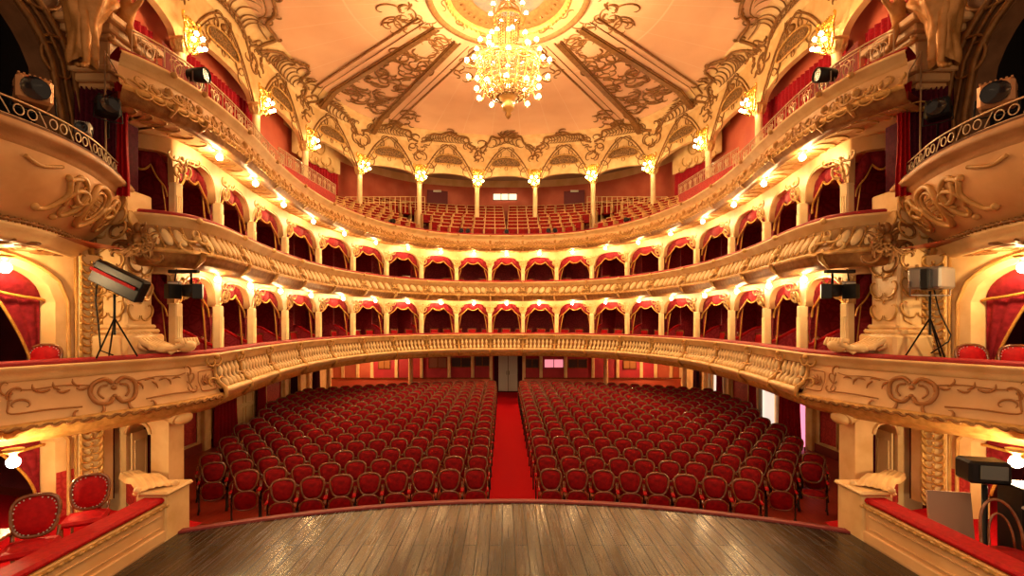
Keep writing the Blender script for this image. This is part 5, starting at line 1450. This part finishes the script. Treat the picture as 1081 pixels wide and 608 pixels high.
    for d, r in ((.06, .05), (.2, .03), (.34, .05)):
        pts = [V(Wp(7.42+d*.9)-.03, 7.42+d*.9, 6.4)]
        for k in range(25):
            t_ = abs(2*k/24-1); y = 7.42+d-(3.02+2*d)*k/24; pts.append(V(Wp(y)-.03, y, 7.35+(9.1+d-7.35)*sqrt(max(0, 1-t_**2.4))))
        mb.tube(pts, r, 5)
    local(e, mb).build('arch_band', GILT_BROWN, e)
    mb = MB(); f = lambda u, v: V(Wp(u)-.04, u, v); rn = random.Random(8)
    for k in range(22):
        u = rn.uniform(5.4, 7.9); lo = 7.8+max(0, (7.75-u))*1.3
        v = rn.uniform(lo, lo+1.2); put(mb, rn.choice((SC, SS, SC)), f, u, min(v, 10.4), rn.uniform(.3, .6), rn.uniform(0, 6.28), rn.choice((1, -1)), .024)
    local(e, mb).build('spandrel_scrolls', GILT_BROWN, e)

    # ---- stage parapet, red rail, end block
    e = empty('stage_parapet', V(4.9, 5, 1.1), 0, 'low cream parapet with red velvet rail between the stage and the %s stage box' % nm, 'parapet', 'parapets at both sides of the stage')
    mb = MB(); mb.add([V(4.80, y, z) for y in (2.2, 6.5) for z in (1.0, 1.55)]+[V(5.08, y, z) for y in (2.2, 6.5) for z in (1.0, 1.62)], [(0, 1, 3, 2), (4, 5, 7, 6), (1, 3, 7, 5), (2, 3, 7, 6)])
    mb.box(V(4.795, 4.3, 1.17), (.05, 4.4, .14), bev=.01); mb.tube([V(4.79, 2.2, 1.30), V(4.79, 6.4, 1.30)], .012, 4); mb.tube([V(4.79, 2.2, 1.46), V(4.79, 6.4, 1.46)], .012, 4)
    local(e, mb).build('panel', CREAM_PLAIN, e)
    mb = MB(); mb.box(V(4.80, 4.3, 1.575), (.07, 4.4, .07), bev=.015)
    for k in range(36): mb.ball(V(4.765, 2.3+k*.12, 1.56), .03, 0, 5, 3, (.6, 1.5, .8))
    local(e, mb).build('carved_moulding', OCHRE, e)
    mb = MB(); mb.box(V(4.93, 4.35, 1.65), (.30, 4.5, .08), bev=.03); local(e, mb).build('velvet_rail', VELVET_BRIGHT, e)
    mb = MB(); mb.box(V(4.97, 6.72, 1.36), (.42, .5, .74), bev=.02); mb.box(V(4.97, 6.72, 1.74), (.5, .56, .06), bev=.025)
    cs = [(4.95, 6.55, 1.76), (5.2, 6.8, 1.79), (5.5, 7.1, 1.76), (5.8, 7.4, 1.66), (6.1, 7.7, 1.56), (6.5, 8.05, 1.52)]; rows = []
    for j in range(26):
        v = j/25*5; k = min(int(v), 4); t_ = v-k; c = [cs[k][i]+(cs[k+1][i]-cs[k][i])*t_ for i in range(3)]; wd = .21-.012*v
        rows.append([V(c[0]+d*wd*.7, c[1]-d*wd*.7, c[2]+.035*(1-d*d)+.018*abs(cos(2.5*pi*d)) if abs(d) < .99 else c[2]-.06) for d in [-1+2*i/24 for i in range(25)]])
    mb.grid(rows, 0, True)
    for s_ in (-1, 1): mb.ball(V(4.98+s_*.16, 6.6-s_*.14, 1.79), .05, 0, 8, 6)
    local(e, mb).build('end_block', CREAM, e)
    mb = MB(); pts = [V(5.1, 6.85, 0), V(5.5, 7.2, 0), V(6.0, 7.65, 0), V(6.6, 8.15, 0)]
    rows = [[(p[0], p[1], .0), (p[0], p[1], 1.5)] for p in pts]; mb.grid(rows, 0, False); local(e, mb).build('return_wall', CREAM, e)
    mb = MB(); rows = [[(p[0]+sd*.02, p[1]-.03, 1.0), (p[0]+sd*.02, p[1]-.03, 1.42)] for p in pts]; mb.grid(rows, 0, False); local(e, mb).build('damask_lining', DAM, e)
    # ---- niche pier with consoles under the lowest balcony
    mb = MB(); yy = 8.42; x0, x1, xa, xb = 6.1, 7.3, 6.42, 6.86
    us = [x0, xa-.001]+[xa+(xb-xa)*k/16 for k in range(17)]+[xb+.001, x1]
    zl = lambda x: 0 if x < xa or x > xb else 2.05+.22*sqrt(max(0, 1-(2*(x-xa)/(xb-xa)-1)**2))
    R_ = [[V(x, yy, zl(x)), V(x, yy, 2.55)] for x in us]; mb.grid(R_, 0, False)
    mb.grid([[V(x, yy, zl(x)), V(x, yy+.4, zl(x))] for x in us[2:-2]], 0, True)
    for x in (xa, xb): mb.quad(V(x, yy, 0), V(x, yy+.4, 0), V(x, yy+.4, 2.05), V(x, yy, 2.05))
    mb.quad(V(x0, yy, 0), V(x0, yy+.4, 0), V(x0, yy+.4, 2.55), V(x0, yy, 2.55))
    mb.tube([V(x, yy-.02, zl(x)+.04) for x in us[2:-2]], .03, 5)
    struct(mb, 'wall_niche_%s' % nm, CREAM)
    e = empty('niche_door', V(6.7, 8.9, 0), 0, 'small panelled cream door leaf standing open inside the arched niche at the %s' % nm, 'door leaf')
    mb = MB(); mb.box(V(6.78, 8.62, 1.05), (.03, .36, 2.1)); mb.tube([V(6.76, 8.5, 1.2), V(6.76, 8.75, 1.2), V(6.76, 8.75, 1.95), V(6.76, 8.5, 1.95), V(6.76, 8.5, 1.2)], .012, 4); local(e, mb).build('leaf', DOORCREAM, e)
    drape('niche_curtain', V(6.35, 8.95, 0)[:2], V(7.0, 8.95, 0)[:2], 0, 2.4, PURPLEVELVET, 'dark plum curtain inside the arched niche at the %s' % nm, 6, .04)
    e = empty('balcony_console', V(6.1, 8.4, 2.4), 0, 'carved double-volute console under the lowest balcony beside the %s niche' % nm, 'console', 'consoles under the lowest balcony')
    mb = MB()
    for d in (0, .16, .32):
        mb.tube([V(6.7, yy+d-.05, 2.52), V(6.35, yy+d-.05, 2.50), V(6.05, yy+d-.05, 2.42), V(5.93, yy+d-.05, 2.36)], lambda t: .08+.02*t, 7)
    mb.ball(V(5.93, yy+.12, 2.36), .12, 0, 10, 7, (1, 1.9, 1)); mb.ball(V(6.2, yy+.12, 2.42), .1, 0, 10, 7, (1, 1.9, 1))
    local(e, mb).build('volutes', CREAM, e)

    # ---- lights: stage box lamps
    for z, y, xx, w in ((2.26, 6.3, 6.67, 'stage box'), (4.88, 6.6, 7.1, 'box above the stage box')):
        o = place(lp, False, V(xx, y, z+.14), 0, 'lit bulb lamp in the arch of the %s at the %s' % (w, nm), None, (1.25, 1.25, 1.25))
    # drapes of the stage boxes
    for z0, zs, zc, w in ((1.0, 2.15, 2.5, 'stage box at stage level'), (2.76, 4.4, 5.02, 'box above the stage box')):
        e = empty('swag_curtain', V(Wp(6.2)+.2, 6.2, zs), 0, 'broad red swag with gold fringe in the %s at the %s' % (w, nm), 'curtain')
        rows = []; fr = []; ya, yb = 4.95, 7.40
        for k in range(41):
            y = ya+(yb-ya)*k/40; t_ = 2*k/40-1; zt = zs+(zc-zs)*sqrt(max(0, 1-abs(t_)**2.4))
            zb = zs+.02+.42*(1-abs(t_))**.8*(zc-zs)/.6-.13*abs(sin(pi*(t_+1)*1.0)); ph = abs(sin(pi*(t_+1)))
            rows.append([V(Wp(y)+.2-.14*ph*sin(pi*j/6)-.012*sin(j*9+y*9), y, zt+.02+(zb-zt)*j/6) for j in range(7)]); fr.append(V(Wp(y)+.15-.05*ph, y, zb))
        local(e, MB().grid(rows)).build('valance', SWAG, e); local(e, MB().tube(fr, .024, 5)).build('fringe', FRINGE, e)
        rows = []; ed = []
        for j in range(11):
            v = j/10; z = zs+.1+(z0+.3-zs)*v; w_ = .48*(1-v)**1.5+.07
            rows.append([V(Wp(7.4-w_*i/8)+.22+.03*sin(i*2.2), 7.4-w_*i/8, z) for i in range(9)]); ed.append(V(Wp(7.4-w_)+.2, 7.4-w_, z))
        o = local(e, MB().grid(rows)).build('side_drape', SWAG, e); local(e, MB().tube(ed, .022, 5)).build('drape_fringe', FRINGE, o)

# ================================================================== LIGHTING GEAR
def tripod(e, h, r=.3, mat=BLACKM):
    MB().tube([(0, 0, .35), (0, 0, h)], .018, 6).build('pole', mat, e)
    for k in range(3):
        a = 2*pi*k/3+.4; MB().tube([(0, 0, .62), (r*cos(a), r*sin(a), 0)], .013, 5).build('leg', mat, e)
e = empty('floodlight_stand', (-6.35, 7.55, 3.53), 0, 'long black floodlight tilted on a tripod stand beside the left pier', 'stage light'); tripod(e, 1.0)
mb = MB().box((.10, -.02, 1.2), (.84, .18, .36), ry=.45, bev=.02); mb.build('lamp_head', BLACKM, e)
MB().box((.08, -.13, 1.24), (.78, .02, .05), ry=.45).build('red_reflector_strip', VELVET, e)
MB().tube([(-.30, 0, 1.36), (-.33, 0, 1.5), (-.22, 0, 1.55), (-.15, 0, 1.45)], .015, 5).build('handle', BLACKM, e)
MB().tube([(-.28, .02, 1.3), (-.33, .03, .9), (-.27, .02, .5), (-.24, .02, .1), (-.1, .1, .02)], .012, 5).build('cable', BLACKM, e)
e = empty('spotlight_stand', (6.65, 7.55, 3.53), 0, 'black boxy spotlight on a tripod stand beside the right pier', 'stage light'); tripod(e, 1.05)
MB().box((0.02, 0, 1.25), (.55, .42, .34), rz=.5, bev=.03).build('lamp_head', GREYM, e)
MB().box((-.17, -.16, 1.22), (.32, .12, .32), rz=.5, bev=.02).build('lens_hood', BLACKM, e)
MB().tube([(-.32, 0, 1.2), (-.32, 0, .98), (.32, 0, .98), (.32, 0, 1.3)], .014, 5).build('yoke', GREYM, e)
MB().tube([(.1, .05, 1.1), (.2, .05, .7), (.35, .02, .35), (.3, .0, .25), (.1, .1, .05)], .011, 5).build('cable', BLACKM, e)
for sd, nm in ((-1, 'left'), (1, 'right')):
    e = empty('hanging_floodlight', (sd*5.82, 8.6, 4.65), 0, 'black barn-door floodlight hanging below the middle balcony at the %s' % nm, 'stage light', 'floodlights below the middle balcony')
    MB().tube([(0, 0, .38), (0, 0, .12)], .02, 6).build('hanger', BLACKM, e)
    MB().lathe([(0, -.12), (.13, -.1), (.15, .1), (.0, .12)], (0, 0, 0), 12, sx=1.1).build('lamp_head', BLACKM, e)
    for s in (-1, 1): MB().box((s*.22, -.16, -.02), (.16, .22, .26), rz=s*.5, bev=.01).build('barn_door', BLACKM, e)
    e = empty('work_light', (sd*6.05, 8.5, 4.74), 0, 'small pale rectangular work light under the middle balcony at the %s' % nm, 'work light', 'small work lights below the middle balcony')
    MB().box((0, 0, 0), (.21, .08, .15), bev=.01).build('housing', GREYM, e); MB().box((0, -.045, 0), (.17, .01, .11)).build('glass', WHITEM, e); MB().tube([(0, 0, .08), (0, .05, .3)], .012, 5).build('bracket', BLACKM, e)
    o = MB().box((sd*5.85, 8.45, 4.985), (.52, .1, .06), bev=.01).build('light_bar', BLACKM); tag(o, 'flat dark bar fixed under the middle balcony at the %s' % nm, 'light bar', 'bars below the middle balcony')
# spotlights in the upper stage boxes
def fresnel(name, loc, rz, s, m, label, cat='stage light'):
    e = empty(name, loc, rz, label, cat); e.scale = (s, s, s)
    b = MB().box((0, .05, 0), (.36, .36, .34), bev=.04); b.build('housing', m, e)
    mb = MB()
    for k in range(7): mb.box((-.15+.05*k, .05, .175), (.022, .30, .02))
    mb.build('vent_fins', m, e)
    c = MB().lathe([(.0, 0), (.13, .01), (.15, .03)], seg=16).build('lens', GLASSDARK, e); c.rotation_euler = (pi/2, 0, 0); c.location = (0, -.13, 0)
    for s_ in (-1, 1): MB().tube([(s_*.2, 0, 0), (s_*.22, 0, -.25), (0, 0, -.28)], .014, 5).build('yoke_arm', BLACKM, e)
    MB().tube([(0, 0, -.28), (0, 0, -.60)], .02, 6).build('stem', BLACKM, e); return e
fresnel('stage_spotlight', (-6.05, 5.95, 6.98), .9, .95, simple('spot_orange', (.55, .25, .10), .4, .3), 'large stage spotlight with ribbed tan housing in the upper left stage box')
fresnel('stage_spotlight', (-6.1, 6.7, 6.82), .5, .5, GREYM, 'small spotlight on the iron rail of the left upper stage box')
fresnel('stage_spotlight', (-6.2, 7.25, 7.38), .9, .8, BLACKM, 'black spotlight below the gilded figure at the left')
fresnel('stage_spotlight', (6.45, 7.2, 7.32), -.9, .8, BLACKM, 'black spotlight below the gilded figure at the right')
fresnel('stage_spotlight', (6.15, 6.05, 6.98), -.9, .95, simple('spot_tan', (.60, .28, .12), .4, .2), 'large tan stage spotlight in the upper right stage box')
# ================================================================== STAGE BOX FURNITURE
o = place(bc, False, (-5.62, 5.45, 1.0), .5, 'red armless chair with studded oval back beside the left stage parapet', 'chairs in the stage boxes', (1.05, 1.05, 1.05)); o['category'] = 'chair'
place(bc, False, (-5.75, 6.35, 1.0), .5, 'second red chair with oval back, nearer the left pier, half hidden by the parapet', 'chairs in the stage boxes')
place(bc, False, (-7.18, 7.12, 2.765), .3, 'red oval-backed chair in the box over the left stage box', 'chairs in the stage boxes')
place(bc, False, (7.40, 6.88, 2.765), -.6, 'red chair in the box over the right stage box', 'chairs in the stage boxes')
place(bc, False, (7.06, 7.12, 2.765), -.2, 'red chair nearer the right pier in the box over the right stage box', 'chairs in the stage boxes')
e = empty('side_table', (-6.15, 5.35, 1.0), .3, 'small brown wooden table beside the red chair in the left stage box', 'table')
MB().box((0, 0, .62), (.6, .5, .04), bev=.01).build('table_top', simple('table_wood', (.40, .14, .04), .35), e)
for sx in (-1, 1):
    for sy in (-1, 1): MB().tube([(sx*.25, sy*.2, 0), (sx*.25, sy*.2, .6)], .02, 6).build('leg', WOODSEAT, e)
e = empty('bentwood_chair', (5.6, 5.35, 1.0), -.35, 'dark bentwood chair with hooped back beside the right stage parapet', 'chair')
MB().lathe([(0, .48), (.18, .48), (.21, .465), (.2, .44), (0, .435)], seg=20).build('seat', VELVET, e)
H_ = [(-.19, .17, .46), (-.2, .22, .7), (-.16, .27, .9), (0, .29, .97), (.16, .27, .9), (.2, .22, .7), (.19, .17, .46)]
MB().tube([(-.205*cos(pi*t/24)*(.93+.07*sin(pi*t/24)), .17+.13*sin(pi*t/24), .46+.52*sin(pi*t/24)**.75) for t in range(25)], .016, 6).build('back_hoop', WOODSEAT, e)
MB().tube([(-.115*cos(pi*t/16), .18+.08*sin(pi*t/16), .47+.36*sin(pi*t/16)**.8) for t in range(17)], .012, 6).build('inner_hoop', WOODSEAT, e)
for sx in (-1, 1):
    for sy in (-1, 1): MB().tube([(sx*.15, sy*.15, .44), (sx*.2, sy*.2, 0)], .015, 6).build('leg', WOODSEAT, e)
e = empty('monitor_stand', (5.88, 5.9, 1.0), -.25, 'black boxy monitor on a tall black stand in the right stage box', 'monitor')
MB().tube([(0, .05, 0), (0, .05, 1.05)], .03, 6).build('pole', BLACKM, e); MB().box((0, .05, .02), (.4, .4, .04), bev=.01).build('foot', BLACKM, e)
MB().box((.0, .08, 1.22), (.44, .30, .28), bev=.03).build('casing', BLACKM, e); MB().box((.02, -.08, 1.23), (.28, .02, .17), bev=.005).build('screen', SCREENG, e)
e = empty('equipment_case', (6.35, 5.75, 1.0), -.2, 'tall dark ribbed equipment cabinet behind the bentwood chair in the right stage box', 'cabinet')
MB().box((0, 0, .55), (.6, .4, 1.1), bev=.02).build('body', BLACKM, e)
for k in range(6): MB().box((0, -.21, .2+.14*k), (.5, .02, .03)).build('front_slat', GREYM, e)
e = empty('music_stand', (6.05, 5.45, 1.0), -.3, 'folded metal music stand leaning between monitor and bentwood chair, right stage box', 'music stand')
MB().tube([(0, 0, 0), (.02, 0, .8)], .014, 6).build('pole', GREYM, e); MB().tube([(-.2, -.05, .95), (.02, 0, .82), (.24, -.02, .7)], .02, 6).build('crossbar', GREYM, e)
MB().box((.0, -.02, .9), (.34, .02, .22), rx=-.5, ry=.3, bev=.004).build('desk', BLACKM, e)
e = empty('gooseneck_lamp', (6.0, 5.15, 1.0), 0, 'pale gooseneck lamp stand curving over beside the right stage box cabinet', 'lamp')
MB().tube([(0, 0, 0), (0, 0, .85), (.02, 0, 1.05), (.1, 0, 1.15), (.2, 0, 1.1)], .014, 6).build('neck', WHITEM, e); MB().ball((0, -.02, .72), .045, 0, 8, 6).build('knob', WHITEM, e); MB().lathe([(.1, 0), (.1, .02), (0, .03)], seg=12).build('foot', GREYM, e)
e = empty('leaning_panel', (5.75, 6.25, 1.0), -.2, 'pale board leaning behind the bentwood chair in the right stage box', 'board')
MB().box((0, 0, .42), (.5, .03, .84), rx=-.12).build('sheet', simple('pale_board', (.45, .30, .22), .6), e)

# ================================================================== GILDED FIGURES
def figure(name, P, R, edges, mat, label, lumps=()):
    me = bpy.data.meshes.new(name); me.from_pydata(P, edges, []); o = bpy.data.objects.new(name, me); COL.objects.link(o)
    sk = o.modifiers.new('s', 'SKIN'); sk.use_smooth_shade = True
    for v, r in zip(me.skin_vertices[0].data, R): v.radius = r if isinstance(r, tuple) else (r, r)
    me.skin_vertices[0].data[0].use_root = True
    su = o.modifiers.new('u', 'SUBSURF'); su.levels = 2; su.render_levels = 2; me.materials.append(mat)
    return tag(o, label, 'statue', 'gilded figures beside the stage')
STAT = simple('gilded_stone', (.62, .30, .09), .42, .25, (.45, .2, .05), 7, .25, 30)
for sd, nm in ((-1, 'left'), (1, 'right')):
    B = (6.35, 7.25)
    def q(x, y, z): return (sd*(B[0]+x), B[1]+y, z)
    # seated woman on the cornice edge: 0 pelvis 1 belly 2 chest 3 neck 4 head | legs | arms
    P = [q(.1, .1, 9.02), q(.1, .1, 9.2), q(.08, .06, 9.42), q(.05, .0, 9.6), q(.03, -.04, 9.78),
         q(.0, -.05, 8.98), q(-.02, -.28, 8.82), q(-.02, -.24, 8.38), q(.0, -.2, 7.92), q(-.02, -.32, 7.84),
         q(.2, -.02, 8.96), q(.24, -.22, 8.74), q(.22, -.12, 8.36), q(.2, -.05, 8.0), q(.2, -.16, 7.94),
         q(-.1, .02, 9.52), q(-.2, -.06, 9.3), q(-.12, -.22, 9.12), q(-.08, -.28, 9.06),
         q(.26, .06, 9.52), q(.36, .02, 9.28), q(.34, -.06, 9.06), q(.33, -.1, 8.98)]
    Rr = [.17, .13, .16, .06, .11, .12, .11, .075, .045, .04, .12, .11, .075, .045, .04, .075, .05, .038, .034, .075, .05, .038, .034]
    E_ = [(0, 1), (1, 2), (2, 3), (3, 4), (0, 5), (5, 6), (6, 7), (7, 8), (8, 9), (0, 10), (10, 11), (11, 12), (12, 13), (13, 14), (2, 15), (15, 16), (16, 17), (17, 18), (2, 19), (19, 20), (20, 21), (21, 22)]
    st = figure('gilded_statue', P, Rr, E_, STAT, 'large gilded seated figure with hanging draped legs on the %s entablature block' % nm)
    # drapery as her child
    mb = MB(); cpth = [(.12, .05, 9.22, .27), (.1, -.02, 9.05, .33), (.06, -.14, 8.86, .32), (.07, -.18, 8.6, .22), (.09, -.14, 8.35, .18), (.14, -.1, 8.1, .20), (.18, -.08, 7.98, .17)]
    rows = []
    for j in range(25):
        v = j/24*6; k = min(int(v), 5); t_ = v-k; c = [cpth[k][i]+(cpth[k+1][i]-cpth[k][i])*t_ for i in range(4)]
        rows.append([q(c[0]+c[3]*cos(th)*(1+.13*sin(5*th+v*1.1)+.07*sin(9*th-v*1.7)), c[1]+.8*c[3]*sin(th)*(1+.13*sin(5*th+v*1.1)+.07*sin(9*th-v*1.7)), c[2]+.05*sin(2*th+v)) for th in [2*pi*i/36 for i in range(36)]])
    mb.grid(rows, 0, True, True)
    for k in range(4): mb.tube([q(-.2, -.05-.03*k, 9.15-.05*k), q(.0, -.3, 8.98-.06*k), q(.25, -.28, 9.0-.06*k), q(.42, -.02, 9.12-.05*k)], lambda t: .035, 5)
    mb.tube([q(.36, 0, 9.2), q(.42, -.06, 8.9), q(.36, -.02, 8.6), q(.42, 0, 8.35)], lambda t: .08-.05*t, 7)
    o = mb.build('drapery', STAT); o.parent = st
    hd = MB().ball(q(.03, -.0, 9.84), .125, 0, 10, 8, (1, 1, .9)); o = hd.build('hair', STAT); o.parent = st
    # putto beside her
    B = (6.35, 7.85)
    P = [q(.05, 0, 9.0), q(.03, -.02, 9.15), q(.0, -.04, 9.3), q(.0, -.06, 9.4), q(-.02, -.08, 9.52),
         q(-.04, -.1, 8.96), q(-.14, -.14, 8.8), q(-.14, -.08, 8.6), q(-.2, -.12, 8.57), q(.12, -.1, 8.96), q(.1, -.26, 8.84), q(.1, -.22, 8.64), q(.08, -.3, 8.6),
         q(-.12, -.04, 9.27), q(-.24, -.06, 9.38), q(-.32, -.08, 9.52), q(.13, -.04, 9.26), q(.22, -.1, 9.12), q(.2, -.2, 9.02)]
    Rr = [.11, .105, .10, .045, .10, .08, .07, .05, .035, .08, .07, .05, .035, .05, .04, .03, .05, .04, .03]
    E_ = [(0, 1), (1, 2), (2, 3), (3, 4), (0, 5), (5, 6), (6, 7), (7, 8), (0, 9), (9, 10), (10, 11), (11, 12), (2, 13), (13, 14), (14, 15), (2, 16), (16, 17), (17, 18)]
    figure('gilded_putto', P, Rr, E_, STAT, 'small gilded cherub perched beside the large figure on the %s entablature' % nm)

# ================================================================== CAMERA, SKY, EXTRA LIGHT
w = bpy.data.worlds.new('world'); bpy.context.scene.world = w; w.use_nodes = True
bg = w.node_tree.nodes['Background']; bg.inputs[0].default_value = (1, .62, .34, 1); bg.inputs[1].default_value = .22
def area(name, loc, rot, size, power, col):
    l = bpy.data.lights.new(name, 'AREA'); l.shape = 'RECTANGLE'; l.size, l.size_y = size; l.energy = power; l.color = col
    o = bpy.data.objects.new(name, l); COL.objects.link(o); o.location = loc; o.rotation_euler = rot; return o
# unseen fill light added overhead to brighten the boards and parapets
area('stage_fill_light', (0, 2.0, 6.4), (radians(12), 0, 0), (7, 1.0), 80, (1, .66, .36))
cam = bpy.data.cameras.new('camera'); co = bpy.data.objects.new('camera', cam); COL.objects.link(co)
co.location = (EX, 0, EZ); co.rotation_euler = (pi/2, 0, 0)
cam.sensor_width = 36; cam.lens = 500/1081*36; cam.shift_x = (540.5-531.5)/1081; cam.shift_y = (339-304)/1081
cam.clip_start = .05; cam.clip_end = 200
s = bpy.context.scene; s.camera = co
s.view_settings.view_transform = 'Standard'; s.view_settings.look = 'None'; s.view_settings.gamma = 1; s.view_settings.exposure = 1.4
s.view_settings.use_curve_mapping = False
s.cycles.use_denoising = True; s.cycles.max_bounces = 7; s.cycles.diffuse_bounces = 4; s.cycles.glossy_bounces = 3; s.cycles.caustics_reflective = False
s.cycles.sample_clamp_indirect = 6
